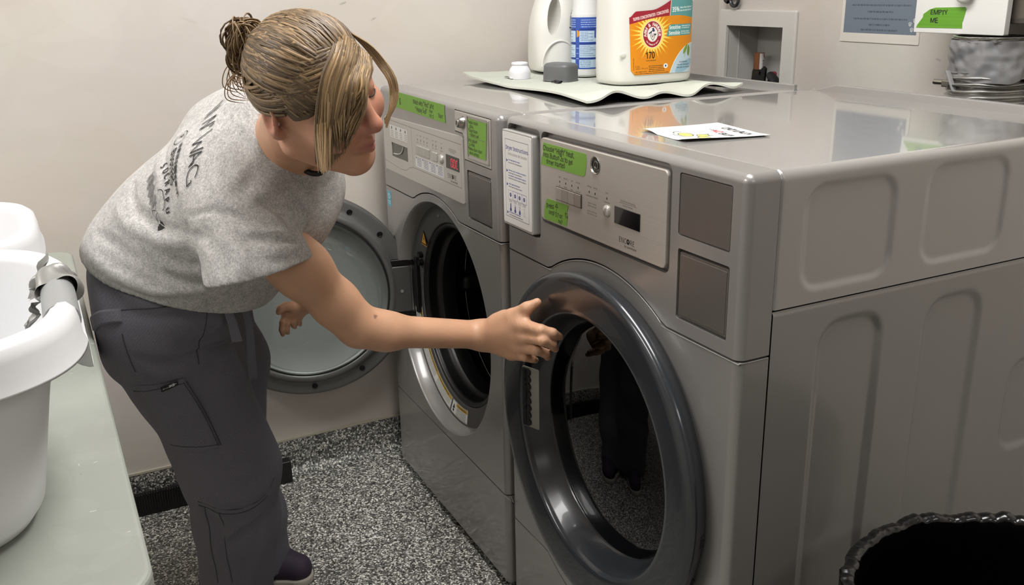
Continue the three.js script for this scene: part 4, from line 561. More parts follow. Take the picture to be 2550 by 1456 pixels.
// ---- bin with a black bag
{
  const t = thing('trash_can', 'black trash can lined with a black plastic bag, beside the dryer', 'trash can', [1.007, 0, -0.224]);
  part('can', lathe([[0.0001, 0.004], [0.17, 0.004], [0.178, 0.0], [0.182, 0.006], [0.2165, 0.50], [0.2215, 0.505], [0.2215, 0.527], [0.2185, 0.527], [0.2175, 0.51], [0.181, 0.012], [0.0001, 0.01]], 72), M(0x141416, 0.5), t);
  const bag = grid(420, 40, (u, v) => {
    const a = u * Math.PI * 2, c = Math.cos(a), s = Math.sin(a), w = noise3(c * 9 + 5, s * 9 + 5, v * 2) + 0.6 * noise3(c * 26, s * 26, v * 3) + 0.35 * noise3(c * 60, s * 60, v * 7), pl = noise3(c * 17 + 3, s * 17, 4);
    let r, y; if (v < 0.45) { const t2 = v / 0.45; r = 0.2275 + 0.0055 * t2 + w * 0.010 * (1 - 0.5 * t2); y = 0.37 + 0.165 * t2 + (1 - t2) * pl * 0.03; } else if (v < 0.55) { const t2 = (v - 0.45) / 0.1, b = Math.PI * t2; r = 0.2235 + 0.0095 * Math.cos(b) + w * 0.007; y = 0.5345 + 0.0045 * Math.sin(b) + pl * 0.009 + 0.004 * noise3(c * 40, s * 40, 2); } else { const t2 = (v - 0.55) / 0.45; r = 0.2125 - 0.034 * t2 + w * 0.012 * (0.3 + t2) - 0.17 * sstep(0.85, 1, t2); y = 0.532 - 0.46 * Math.min(1, t2 * 1.15) + pl * 0.008 * (1 - t2); }
    return [r * c, y, r * s];
  });
  part('bin_bag', bag, M(0x020203, 0.24, 0, { clearcoat: 0.35, clearcoatRoughness: 0.12 }), t, 'glossy crumpled black bag folded over the rim');
}
// ---- on the back wall
{
  const t = thing('outlet_box', 'white recessed plumbing box with its frame in the back wall above the washer', 'outlet box'); const fm = M(lin(0.60, 0.585, 0.545), 0.5), im = M(lin(0.5, 0.49, 0.465), 0.6);
  part('frame', cut(ext(rrect(-0.768, 0.90, -0.441, 1.207, 0.006), ZB - 0.001, ZB + 0.010, 0.004), box(RX1 - RX0, RY1 - RY0 + 0.002, 0.1, (RX0 + RX1) / 2, (RY0 + RY1) / 2, ZB)), fm, t);
  const zd = -1.252, w = 0.004; part('liner', [box(RX1 - RX0 + 0.008, RY1 - RY0 + 0.008, w, (RX0 + RX1) / 2, (RY0 + RY1) / 2, zd), box(w, RY1 - RY0, ZB - zd, RX0 - w / 2, (RY0 + RY1) / 2, (ZB + zd) / 2), box(w, RY1 - RY0, ZB - zd, RX1 + w / 2, (RY0 + RY1) / 2, (ZB + zd) / 2), box(RX1 - RX0, w, ZB - zd, (RX0 + RX1) / 2, RY1 + w / 2, (ZB + zd) / 2), box(RX1 - RX0, w, ZB - zd, (RX0 + RX1) / 2, RY0 - w / 2, (ZB + zd) / 2), box(0.002, RY1 - RY0, 0.003, RX0 + 0.001, (RY0 + RY1) / 2, -1.175)], im, t);
  const v = thing('water_valve', 'brown capped water valve with a black lever inside the recessed box', 'valve', [-0.672, 0.93, -1.205]);
  const tx = canvas(256, 128, (x, ww, h) => { x.fillStyle = '#7a4a2c'; x.fillRect(0, 0, ww, h); x.fillStyle = '#d8d6d2'; x.fillRect(40, 4, 72, h - 8); x.save(); x.translate(92, 118); x.rotate(-Math.PI / 2); x.fillStyle = '#3a4a7a'; x.font = 'bold 34px sans-serif'; x.fillText('HOT', 0, 0); x.restore(); x.fillStyle = '#a03a3a'; x.fillRect(76, 8, 24, 26); });
  part('stub', cyl(0.0155, 0.0155, 0.052, 0, 0.124, 0, 'y', 28), M(0xffffff, 0.45, 0.1, { map: tx }), v, 'brown tube with a white sticker'); part('valve_body', [cyl(0.02, 0.018, 0.03, 0, 0.082, 0), cyl(0.024, 0.024, 0.02, 0, 0.06, 0, 'y', 8), cyl(0.016, 0.016, 0.05, 0, 0.025, 0), cyl(0.0165, 0.0165, 0.006, 0, 0.0985, 0)], M(0x37322a, 0.4, 0.7), v);
  part('lever', cut(ext(poly([[0, 0], [0.012, 0.02], [0.042, 0.045], [0.05, 0.04], [0.046, 0.0]]), -0.004, 0.004, 0.001), ext(rrect(0.026, 0.022, 0.034, 0.032, 0.003), -0.02, 0.02)).scale(1.15, 1.15, 1).translate(0.004, 0.062, 0.024), M(0x0b0b0c, 0.4), v);
  tag(part('supply_hose', tube([[-0.645, 0.965, -1.225], [-0.62, 1.008, -1.215], [-0.59, 1.018, -1.18], [-0.55, 1.005, -1.165], [-0.525, 0.985, -1.13], [-0.52, 0.975, -1.08], [-0.52, 0.90, -1.03]], 0.012, 50, 14), M(0x1c1d1e, 0.5), scene), 'black ribbed hose curving down inside the recessed box', 'hose');
  tag(part('tap_knob', merge([lathe([[0.0001, 0.016], [0.008, 0.016], [0.011, 0.012], [0.011, 0.004], [0.007, 0], [0.006, -0.02], [0.0001, -0.02]], 24)]).translate(-0.607, 1.012, -1.205), M(0x93303a, 0.4), scene), 'small red tap knob above the black hose in the recessed box', 'knob');
  tag(part('copper_pipe', tube([[-0.607, 0.932, -1.205], [-0.607, 0.996, -1.205]], 0.006, 4, 10), M(0x6b4a30, 0.4, 0.7), scene), 'thin dark pipe under the red tap knob in the recess', 'pipe');
}
{ const t = thing('wall_hook', 'dark metal hook with a ring fixed to the back wall above the recessed box', 'hook', [-0.705, 1.234, ZB]); part('back_plate', rbox(0.03, 0.05, 0.006, 0.002, 0, 0.03, 0.003), M(0x6a6a68, 0.35, 0.8), t); part('ring', new THREE.TorusGeometry(0.0175, 0.0055, 12, 36).translate(0.01, 0.0, 0.016), M(0x55565a, 0.3, 0.85), t); part('hook_arm', tube([[-0.005, 0.04, 0.005], [-0.022, 0.018, 0.02], [-0.026, 0.0, 0.02], [-0.014, -0.006, 0.02]], 0.006, 24, 10), M(0x4c4d50, 0.3, 0.85), t); }
{
  const tx = canvas(900, 1130, (x, w, h) => {
    x.fillStyle = '#d9d4ca'; x.fillRect(0, 0, w, h); x.fillStyle = '#727d89'; x.fillRect(34, 40, w - 68, h - 120); x.textAlign = 'center';
    const L = [[0.12, 0.5], [0.18, 0.62], [0.25, 0.4], [0.33, 0.66], [0.40, 0.55], [0.47, 0.7], [0.54, 0.4]]; for (const [y, l] of L) { greek(x, w / 2 - w * l / 2, h * y, w * l, 15, '#4c555f'); }
    [['', 0.6, 0.66], ['', 0.65, 0.46], ['', 0.705, 0.74], ['', 0.755, 0.32], ['', 0.81, 0.68], ['', 0.855, 0.26], ['', 0.895, 0.46]].forEach(([s, y, l]) => greek(x, w / 2 - w * l / 2, h * y, w * l, 15, '#4c555f'));
    x.fillStyle = '#d4d6d4'; for (const [a, b] of [[790, 965], [836, 935], [812, 1012]]) { x.beginPath(); x.ellipse(a, b, 13, 11, 0, 0, 7); x.fill(); for (const [c, d] of [[-14, -14], [-5, -20], [6, -20], [15, -13]]) { x.beginPath(); x.arc(a + c, b + d, 4.5, 0, 7); x.fill(); } x.fillStyle = '#727d89'; x.beginPath(); x.arc(a, b, 5, 0, 7); x.fill(); x.fillStyle = '#d4d6d4'; }
  });
  const g = planarUV(ext(rrect(-0.283, 1.133, -0.033, 1.447, 0.002), 0, 0.0018), -0.283, 1.133, 0.25, 0.314); g.rotateZ(0); g.translate(0, 0, ZB + 0.0005);
  single('notice_sheet', g, M(0xffffff, 0.28, 0, { map: tx }), 'laminated blue-grey notice with white paw prints on the back wall', 'notice');
}
{
  const t = thing('lint_box', 'white lint trap box cover on the back wall with a green tape note', 'lint box'); const wm = M(lin(0.70, 0.70, 0.67), 0.45);
  part('cover', ext(rrect(0.06, 1.171, 0.2845, 1.46, 0.003), -1.016, -1.0, 0.0015), wm, t); part('housing', box(0.17, 0.25, 0.125, 0.16, 1.32, -1.0745), M(lin(0.5, 0.5, 0.48), 0.5), t);
  { const g = lathe([[0.0001, 0.022], [0.012, 0.022], [0.0195, 0.018], [0.021, 0.012], [0.012, 0.004], [0.01, 0]], 32); g.rotateX(Math.PI / 2); g.translate(0.19, 1.255, -1.0); part('knob', g, wm, t); }
  const tx = canvas(560, 240, (x, w, h) => { x.fillStyle = '#5f9a26'; x.fillRect(0, 0, w, h); for (let k = 0; k < 160; k++) { x.globalAlpha = 0.05; x.fillStyle = rnd() < 0.5 ? '#b5e878' : '#23421a'; x.fillRect(0, rnd() * h, w, 1 + rnd() * 2); } x.globalAlpha = 1; hand(x, 'EMPTY', 150, 88, 70, '#122010', 4); hand(x, 'ME', 158, 182, 76, '#122010', 4); });
  const s = planarUV(ext(poly([[0.067, 1.1815], [0.069, 1.187], [0.0825, 1.2045], [0.0825, 1.2105], [0.098, 1.2205], [0.112, 1.2245], [0.187, 1.2265], [0.1905, 1.2225], [0.186, 1.200], [0.184, 1.195], [0.1855, 1.183]]), 0, 0.0006), 0.067, 1.1815, 0.1235, 0.045); s.translate(0, 0, -0.9998);
  single('tape_note', s, M(0xffffff, 0.55, 0, { map: tx }), 'bright green torn tape reading EMPTY ME on the white lint box', 'tape note');
}
{
  const t = thing('vent_duct', 'silver foil dryer duct bound with grey tape behind the dryer, below the lint box', 'duct', [0.252, 0, -1.012]);
  const foil = M(lin(0.42, 0.41, 0.385), 0.3, 0.75), rows = 90;
  const acc = (y0, y1, r0, n, amp, seedv) => grid(72, n * 8, (u, v) => { const a = u * Math.PI * 2, c = Math.cos(a), s = Math.sin(a), w = noise3(c * 3 + seedv, s * 3, v * n * 0.7), y = y0 + (y1 - y0) * v + 0.006 * noise3(c * 2, s * 2, v * 9 + seedv) + 0.01 * c * (1 - v), ph = v * n * Math.PI * 2; return [(r0 + amp * Math.sin(ph) + w * 0.006) * c, y, (r0 + amp * Math.sin(ph) + w * 0.006) * s]; });
  part('foil_pleats', acc(0.60, 1.098, 0.075, 38, 0.0055, 3), foil, t, 'pleated foil hose');
  part('duct_tape', grid(96, 40, (u, v) => { const a = u * Math.PI * 2, c = Math.cos(a), s = Math.sin(a), w = noise3(c * 2.2 + 7, s * 2.2, v * 2.5) + 0.5 * noise3(c * 6, s * 6, v * 6 + 2), diag = Math.max(0, Math.sin(a * 2 + v * 5)); return [(0.077 + 0.012 * w + 0.003 * diag) * c, 1.085 + 0.078 * v + 0.012 * noise3(c * 2, s * 2, 5) * (1 - v) * 2 - 0.008 * c * (1 - v), (0.077 + 0.012 * w + 0.003 * diag) * s]; }), M(lin(0.235, 0.235, 0.24), 0.4, 0.2), t, 'wrinkled grey tape wrapped round the duct');
  part('foil_collar', grid(96, 16, (u, v) => { const a = u * Math.PI * 2, c = Math.cos(a), s = Math.sin(a), r = 0.074 + 0.008 * noise3(c * 12, s * 12, v * 6) + 0.003 * Math.sin(v * 30); return [r * c, 1.158 + 0.012 * v, r * s]; }), foil, t, 'crinkled foil end');
  part('clamp', [new THREE.TorusGeometry(0.0805, 0.0016, 8, 72).rotateX(Math.PI / 2).translate(0, 1.072, 0)], M(0x5c5b58, 0.4, 0.7), t); part('clamp_screw', [cyl(0.006, 0.006, 0.03, -0.068, 1.074, 0.058, 'x', 14), rbox(0.018, 0.014, 0.012, 0.002, -0.045, 1.073, 0.067)], chrome, t);
  part('tape_tail', grid(6, 10, (u, v) => [-0.044 + 0.012 * u + 0.018 * v, 1.102 - 0.042 * v, 0.07 + 0.010 * Math.sin(u * 3) + 0.006 * (1 - v)]), M(lin(0.3, 0.3, 0.3), 0.4, 0.2), t);
}
{ const t = thing('wood_block', 'dark brown wooden block on the back wall right of the lint box', 'block'); part('timber', rbox(0.15, 0.30, 0.085, 0.003, 0.34, 1.348, -1.0755), M(lin(0.11, 0.09, 0.07), 0.7), t); part('edge_strip', rbox(0.154, 0.012, 0.01, 0.002, 0.34, 1.2, -1.034), M(lin(0.06, 0.05, 0.04), 0.6), t); }

// ---------------------------------------------------------------- the person
// signed-distance fields, meshed by surface nets
const sub3 = (a, b) => [a[0] - b[0], a[1] - b[1], a[2] - b[2]], dot3 = (a, b) => a[0] * b[0] + a[1] * b[1] + a[2] * b[2], add3 = (a, b, k = 1) => [a[0] + b[0] * k, a[1] + b[1] * k, a[2] + b[2] * k], len3 = a => Math.hypot(a[0], a[1], a[2]), unit3 = a => { const l = len3(a); return [a[0] / l, a[1] / l, a[2] / l]; }, mix3 = (a, b, t) => [a[0] + (b[0] - a[0]) * t, a[1] + (b[1] - a[1]) * t, a[2] + (b[2] - a[2]) * t], cross3 = (a, b) => [a[1] * b[2] - a[2] * b[1], a[2] * b[0] - a[0] * b[2], a[0] * b[1] - a[1] * b[0]];
function cone(a, b, r0, r1 = r0) { const d = sub3(b, a), l2 = dot3(d, d) || 1e-9; return p => { const x = p[0] - a[0], y = p[1] - a[1], z = p[2] - a[2]; let t = (x * d[0] + y * d[1] + z * d[2]) / l2; t = t < 0 ? 0 : t > 1 ? 1 : t; return Math.hypot(x - t * d[0], y - t * d[1], z - t * d[2]) - (r0 + (r1 - r0) * t); }; }
function ball(c, r) { return p => Math.hypot(p[0] - c[0], p[1] - c[1], p[2] - c[2]) - r; }
function ellip(c, r, ax) { return p => { const q = sub3(p, c), v = ax ? [dot3(q, ax[0]), dot3(q, ax[1]), dot3(q, ax[2])] : q; const k0 = Math.hypot(v[0] / r[0], v[1] / r[1], v[2] / r[2]), k1 = Math.hypot(v[0] / r[0] ** 2, v[1] / r[1] ** 2, v[2] / r[2] ** 2); return k1 < 1e-9 ? -Math.min(...r) : k0 * (k0 - 1) / k1; }; }
const smin = (a, b, k) => { const h = Math.max(k - Math.abs(a - b), 0); return Math.min(a, b) - h * h / (4 * k); }, smax = (a, b, k) => -smin(-a, -b, k);
function union(list, k) { return p => { let d = list[0](p); for (let i = 1; i < list.length; i++) d = smin(d, list[i](p), k); return d; }; }
function chain(pts, rs) { const out = []; for (let i = 0; i < pts.length - 1; i++) out.push(cone(pts[i], pts[i + 1], rs[i], rs[i + 1])); return out; }
function plane(o, n) { n = unit3(n); return p => (p[0] - o[0]) * n[0] + (p[1] - o[1]) * n[1] + (p[2] - o[2]) * n[2]; }
function nets(f, lo, hi, cell) {
  const nx = Math.ceil((hi[0] - lo[0]) / cell) + 1, ny = Math.ceil((hi[1] - lo[1]) / cell) + 1, nz = Math.ceil((hi[2] - lo[2]) / cell) + 1, F = new Float32Array(nx * ny * nz).fill(1), B = 8, I = (i, j, k) => (k * ny + j) * nx + i;
  for (let k = 0; k < nz; k += B) for (let j = 0; j < ny; j += B) for (let i = 0; i < nx; i += B) {
    const d = f([lo[0] + (i + B / 2) * cell, lo[1] + (j + B / 2) * cell, lo[2] + (k + B / 2) * cell]); if (Math.abs(d) > B * cell * 1.35) { if (d < 0) for (let c = k; c < Math.min(k + B, nz); c++) for (let b = j; b < Math.min(j + B, ny); b++) for (let a = i; a < Math.min(i + B, nx); a++) F[I(a, b, c)] = -1; continue; }
    for (let c = k; c < Math.min(k + B, nz); c++) for (let b = j; b < Math.min(j + B, ny); b++) for (let a = i; a < Math.min(i + B, nx); a++) F[I(a, b, c)] = f([lo[0] + a * cell, lo[1] + b * cell, lo[2] + c * cell]);
  }
  const pos = [], idx = [], map = new Int32Array(nx * ny * nz).fill(-1);
  const E = [[0, 1], [2, 3], [4, 5], [6, 7], [0, 2], [1, 3], [4, 6], [5, 7], [0, 4], [1, 5], [2, 6], [3, 7]], v = new Float32Array(8);
  for (let k = 0; k < nz - 1; k++) for (let j = 0; j < ny - 1; j++) for (let i = 0; i < nx - 1; i++) {
    let m = 0; for (let c = 0; c < 8; c++) { v[c] = F[I(i + (c & 1), j + ((c >> 1) & 1), k + (c >> 2))]; if (v[c] < 0) m |= 1 << c; } if (m === 0 || m === 255) continue;
    let x = 0, y = 0, z = 0, n = 0; for (const [a, b] of E) { if ((v[a] < 0) === (v[b] < 0)) continue; const t = v[a] / (v[a] - v[b]); x += (a & 1) + ((b & 1) - (a & 1)) * t; y += ((a >> 1) & 1) + (((b >> 1) & 1) - ((a >> 1) & 1)) * t; z += (a >> 2) + ((b >> 2) - (a >> 2)) * t; n++; }
    map[I(i, j, k)] = pos.length / 3; pos.push(lo[0] + (i + x / n) * cell, lo[1] + (j + y / n) * cell, lo[2] + (k + z / n) * cell);
  }
  const quad = (a, b, c, d, flip) => { if (a < 0 || b < 0 || c < 0 || d < 0) return; if (flip) idx.push(a, c, b, a, d, c); else idx.push(a, b, c, a, c, d); };
  for (let k = 1; k < nz - 1; k++) for (let j = 1; j < ny - 1; j++) for (let i = 1; i < nx - 1; i++) {
    const s = F[I(i, j, k)] < 0;
    if (s !== F[I(i + 1, j, k)] < 0) quad(map[I(i, j - 1, k - 1)], map[I(i, j, k - 1)], map[I(i, j, k)], map[I(i, j - 1, k)], !s);
    if (s !== F[I(i, j + 1, k)] < 0) quad(map[I(i - 1, j, k - 1)], map[I(i - 1, j, k)], map[I(i, j, k)], map[I(i, j, k - 1)], !s);
    if (s !== F[I(i, j, k + 1)] < 0) quad(map[I(i - 1, j - 1, k)], map[I(i, j - 1, k)], map[I(i, j, k)], map[I(i - 1, j, k)], !s);
  }
  const g = new THREE.BufferGeometry(); g.setAttribute('position', new THREE.Float32BufferAttribute(pos, 3)); g.setIndex(idx); g.computeVertexNormals(); return g;
}
const grad = (f, p, e = 0.002) => unit3([f([p[0] + e, p[1], p[2]]) - f([p[0] - e, p[1], p[2]]), f([p[0], p[1] + e, p[2]]) - f([p[0], p[1] - e, p[2]]), f([p[0], p[1], p[2] + e]) - f([p[0], p[1], p[2] - e])]);
function drop(f, p, dir, far = 0.4) { let t = 0; for (let i = 0; i < 90 && t < far; i++) { const d = f(add3(p, dir, t)); if (d < 0.0004) break; t += d * 0.7; } return add3(p, dir, t); }   // along dir until the surface
function conform(f, c, ux, uy, w, h, lift, nu = 24, nv = 24, shape) {   // a patch laid on the surface
  const n = unit3(cross3(ux, uy)); return grid(nu, nv, (u, v) => { const [a, b] = shape ? shape(u, v) : [u - 0.5, v - 0.5]; const q = add3(add3(add3(c, ux, a * w), uy, b * h), n, 0.2), s = drop(f, q, [-n[0], -n[1], -n[2]], 0.5), g = grad(f, s); return add3(s, g, lift); });
}
function folds(list) {               // [points, width, depth]: a crease along a polyline, dying out at both ends (negative depth: a ridge)
  const segs = []; let lo = [9, 9, 9], hi = [-9, -9, -9];
  for (const [pts, w, amp] of list) for (let i = 0; i < pts.length - 1; i++) { const a = pts[i], d = sub3(pts[i + 1], a), n = pts.length - 1; segs.push({ a, d, l2: dot3(d, d) || 1e-9, w2: w * w, amp, t0: i / n, dt: 1 / n }); }
  return p => { let s = 0, last = null, best = 0; for (const f of segs) { const x = p[0] - f.a[0], y = p[1] - f.a[1], z = p[2] - f.a[2]; let t = (x * f.d[0] + y * f.d[1] + z * f.d[2]) / f.l2; t = t < 0 ? 0 : t > 1 ? 1 : t; const q = ((x - t * f.d[0]) ** 2 + (y - t * f.d[1]) ** 2 + (z - t * f.d[2]) ** 2) / f.w2; if (f.t0 === 0) { s += best; best = 0; } if (q < 9) { const g = f.t0 + t * f.dt, v = 1.35 * f.amp * Math.exp(-q) * (0.12 + Math.sin(Math.PI * g) ** 0.7); if (Math.abs(v) > Math.abs(best)) best = v; } } return s + best; };
}
function quadPatch(f, c, lift, nu = 24, nv = 24, edge = 0) {        // a patch on f spread between four corners (bottom left, bottom right, top right, top left)
  const n = unit3(cross3(sub3(c[1], c[0]), sub3(c[3], c[0]))), m = [-n[0], -n[1], -n[2]];
  return grid(nu, nv, (u, v) => { const q = mix3(mix3(c[0], c[1], u), mix3(c[3], c[2], u), v), s = drop(f, add3(q, n, 0.06), m, 0.16), g = grad(f, s, 0.004); const k = edge ? Math.min(1, Math.min(u, 1 - u) / edge, Math.min(v, 1 - v) / edge) : 1; return add3(s, g, 0.0004 + (lift - 0.0004) * Math.sqrt(Math.max(0, k))); });
}
function seamTube(f, pts, r = 0.0009, lift = 0.0002) { const c = new THREE.CatmullRomCurve3(pts.map(q => V(...q))), out = []; for (let i = 0; i <= 24; i++) { const q = c.getPoint(i / 24), p = [q.x, q.y, q.z], g = grad(f, p, 0.004), s = add3(p, g, -f(p)); out.push(add3(s, g, lift)); } return tube(out, r, 48, 5); }

const person = thing('person', 'person in a grey print t-shirt and charcoal cargo pants, bending to reach the dryer door', 'person');
// joints
const rSh = [0.116, 0.954, 0.524], lSh = [-0.145, 1.027, 0.38], rEl = [0.115, 0.735, 0.347], rWr = [0.104, 0.671, 0.112], nkB = [0.063, 1.04, 0.425], nkT = [0.184, 1.11, 0.437], chest = [0.001, 0.97, 0.482], mid = [-0.08, 0.88, 0.567], waist = [-0.14, 0.82, 0.613], pelv = [-0.162, 0.752, 0.637], rHip = [-0.11, 0.741, 0.658], lHip = [-0.252, 0.699, 0.574], rKn = [-0.149, 0.388, 0.549], lKn = [-0.321, 0.351, 0.519], rAn = [-0.25, 0.01, 0.556], lAn = [-0.333, -0.007, 0.476], lEl = [-0.242, 0.772, 0.36], lWr = [-0.225, 0.687, 0.342];
// head frame
const HO = [0.244, 1.15, 0.43], HX = [-0.4358, 0.4215, -0.7952], HY = [0.4406, 0.8675, 0.231], HZ = [0.7788, -0.264, -0.569];
const h2w = (x, y, z) => [HO[0] + HX[0] * x + HY[0] * y + HZ[0] * z, HO[1] + HX[1] * x + HY[1] * y + HZ[1] * z, HO[2] + HX[2] * x + HY[2] * y + HZ[2] * z];
const w2h = p => { const q = sub3(p, HO); return [dot3(q, HX), dot3(q, HY), dot3(q, HZ)]; };
const headLocal = (() => {
  const main = union([ellip([0, 0.024, 0.0], [0.071, 0.078, 0.080]), ellip([0, -0.028, 0.026], [0.061, 0.083, 0.068])], 0.03);
  const jaw = union([cone([0.052, -0.058, 0.0], [0.014, -0.098, 0.066], 0.022, 0.016), cone([-0.052, -0.058, 0.0], [-0.014, -0.098, 0.066], 0.022, 0.016), ball([0, -0.099, 0.069], 0.0185)], 0.02);
  const cheek = union([ball([0.039, -0.026, 0.062], 0.028), ball([-0.039, -0.026, 0.062], 0.028)], 0.01);
  const brow = union([cone([0.012, 0.033, 0.086], [0.046, 0.034, 0.071], 0.0105, 0.008), cone([-0.012, 0.033, 0.086], [-0.046, 0.034, 0.071], 0.0105, 0.008)], 0.01);
  const nose = union([cone([0, 0.022, 0.089], [0, -0.018, 0.107], 0.008, 0.0095), ball([0, -0.0215, 0.1075], 0.0108), ball([0.0115, -0.0275, 0.096], 0.0078), ball([-0.0115, -0.0275, 0.096], 0.0078)], 0.010);
  const sock = union([ball([0.031, 0.016, 0.098], 0.017), ball([-0.031, 0.016, 0.098], 0.017)], 0.004);
  const lid = union([ball([0.0305, 0.014, 0.0725], 0.0145), ball([-0.0305, 0.014, 0.0725], 0.0145)], 0.004);
  const lips = union([cone([-0.02, -0.0575, 0.084], [0, -0.0535, 0.0955], 0.005, 0.0062), cone([0.02, -0.0575, 0.084], [0, -0.0535, 0.0955], 0.005, 0.0062), cone([-0.017, -0.062, 0.084], [0, -0.0655, 0.0935], 0.0055, 0.0075), cone([0.017, -0.062, 0.084], [0, -0.0655, 0.0935], 0.0055, 0.0075)], 0.004);
  const mouth = union([cone([-0.023, -0.0592, 0.0865], [0, -0.0597, 0.1015], 0.0013), cone([0.023, -0.0592, 0.0865], [0, -0.0597, 0.1015], 0.0013)], 0.002), mouth2 = ball([0, -0.0597, 0.0995], 0.0055);
  const ear = s => { const A = [[Math.cos(0.45), 0, -s * Math.sin(0.45)], [0, 1, 0], [s * Math.sin(0.45), 0, Math.cos(0.45)]]; const o = ellip([s * 0.0765, -0.002, -0.014], [0.0085, 0.032, 0.0195], A), i = ellip([s * 0.0845, 0.002, -0.011], [0.0075, 0.021, 0.0105], A), lobe = ball([s * 0.0715, -0.031, -0.006], 0.0085); return p => smax(smin(o(p), lobe(p), 0.01), -i(p), 0.004); };
  const e1 = ear(1), e2 = ear(-1);
  return p => { let d = main(p); d = smin(d, jaw(p), 0.022); d = smin(d, cheek(p), 0.02); d = smin(d, brow(p), 0.014); d = smax(d, -sock(p), 0.012); d = smin(d, lid(p), 0.005); d = smin(d, nose(p), 0.011); d = smin(d, lips(p), 0.006); d = smax(d, -mouth(p), 0.003); d = smin(d, e1(p), 0.006); return smin(d, e2(p), 0.006); };
})();
const neckF = union([cone(h2w(0, -0.055, -0.028), nkB, 0.055, 0.06), cone(nkB, chest, 0.065, 0.09)], 0.04);
const armF = union([...chain([rSh, [0.125, 0.853, 0.438], [0.115, 0.781, 0.383], rEl, [0.113, 0.716, 0.299], rWr], [0.058, 0.04328, 0.036, 0.03184, 0.02958, 0.0258])], 0.03);
const lArmF = union(chain([lSh, lEl, lWr], [0.055, 0.036, 0.026]), 0.03);
// right hand: palm, four fingers hooked over the inner edge of the door ring, thumb along the ring
const rHandF = (() => {
  const palm = union([cone(rWr, [0.201, 0.717, 0.076], 0.02019, 0.0164), cone([0.11, 0.67, 0.107], [0.206, 0.693, 0.073], 0.02091, 0.01716), cone([0.114, 0.666, 0.103], [0.189, 0.667, 0.075], 0.01867, 0.01594), cone([0.114, 0.662, 0.099], [0.169, 0.65, 0.08], 0.01795, 0.01246), cone(rWr, [0.155, 0.714, 0.085], 0.01795, 0.01384)], 0.016);
  const F = [
    [[[0.205, 0.717, 0.077], [0.254, 0.72, 0.066], [0.26, 0.713, 0.046], [0.251, 0.699, 0.026]], [0.0118, 0.0102, 0.0086, 0.0068]],
    [[[0.212, 0.696, 0.073], [0.26, 0.704, 0.066], [0.256, 0.691, 0.045], [0.24, 0.673, 0.029]], [0.0118, 0.0104, 0.0088, 0.007]],
    [[[0.195, 0.67, 0.075], [0.237, 0.677, 0.065], [0.234, 0.666, 0.046], [0.217, 0.65, 0.032]], [0.0112, 0.0098, 0.0084, 0.0068]],
    [[[0.173, 0.651, 0.081], [0.204, 0.654, 0.072], [0.204, 0.648, 0.058], [0.192, 0.637, 0.043]], [0.0098, 0.0086, 0.0074, 0.006]]];
  const fs = F.map(([p, r]) => union(chain(p, r), 0.004));
  const thumb = union(chain([[0.142, 0.704, 0.093], [0.178, 0.726, 0.082], [0.206, 0.746, 0.067], [0.215, 0.757, 0.051]], [0.0155, 0.0128, 0.0108, 0.0078]), 0.006);
  return p => { let d = palm(p), q = fs[0](p); for (let i = 1; i < 4; i++) q = smin(q, fs[i](p), 0.0022); d = smin(d, q, 0.010); return smin(d, thumb(p), 0.013); };
})();
// left hand hanging behind the right arm
const lHandF = (() => {
  const palm = union([cone(lWr, [-0.235, 0.661, 0.391], 0.021, 0.011), cone(lWr, [-0.241, 0.648, 0.366], 0.021, 0.011)], 0.014);
  const F = [[[[-0.231, 0.657, 0.394], [-0.223, 0.646, 0.402], [-0.224, 0.63, 0.405], [-0.23, 0.617, 0.403]], [0.0074, 0.0070, 0.0066, 0.0052]], [[[-0.234, 0.653, 0.385], [-0.228, 0.642, 0.392], [-0.232, 0.628, 0.394], [-0.238, 0.616, 0.391]], [0.0074, 0.0070, 0.0066, 0.0052]], [[[-0.237, 0.649, 0.375], [-0.233, 0.64, 0.379], [-0.237, 0.631, 0.378], [-0.244, 0.623, 0.374]], [0.0072, 0.0068, 0.0062, 0.005]], [[[-0.241, 0.647, 0.366], [-0.239, 0.64, 0.366], [-0.244, 0.631, 0.364], [-0.25, 0.624, 0.361]], [0.0064, 0.0060, 0.0054, 0.0045]]].map(([p, r]) => union(chain(p, r), 0.003));
  const th = union(chain([[-0.221, 0.675, 0.379], [-0.216, 0.681, 0.394], [-0.213, 0.679, 0.405], [-0.212, 0.672, 0.411]], [0.011, 0.0086, 0.0076, 0.0062]), 0.005);
  return p => { let d = palm(p), q = F[0](p); for (let i = 1; i < 4; i++) q = smin(q, F[i](p), 0.001); d = smin(d, q, 0.005); return smin(d, th(p), 0.006); };
})();
const torsoF = union([cone(rSh, lSh, 0.06, 0.06), cone(nkB, chest, 0.07, 0.11), cone(chest, mid, 0.115, 0.11), cone(mid, waist, 0.11, 0.108), cone(waist, pelv, 0.104, 0.108), cone(rHip, lHip, 0.10, 0.10), cone(add3(chest, rSh, 0).map((v, i) => v * 0.5 + rSh[i] * 0.5), mid, 0.07, 0.09), cone(mix3(chest, lSh, 0.5), mid, 0.08, 0.09)], 0.07);
const legsF = union([...chain([rHip, rKn, rAn], [0.082, 0.056, 0.04]), ...chain([lHip, lKn, lAn], [0.082, 0.056, 0.04])], 0.05);
const headF = p => headLocal(w2h(p));
const bodyF = p => { let d = smax(smin(torsoF(p) + 0.012, legsF(p) + 0.008, 0.04), p[2] - 0.745, 0.02); d = smin(d, neckF(p), 0.03); d = smin(d, armF(p), 0.02); d = smin(d, lArmF(p), 0.02); d = smin(d, headF(p), 0.02); return Math.min(smin(d, rHandF(p), 0.016), smin(d, lHandF(p), 0.014)); };

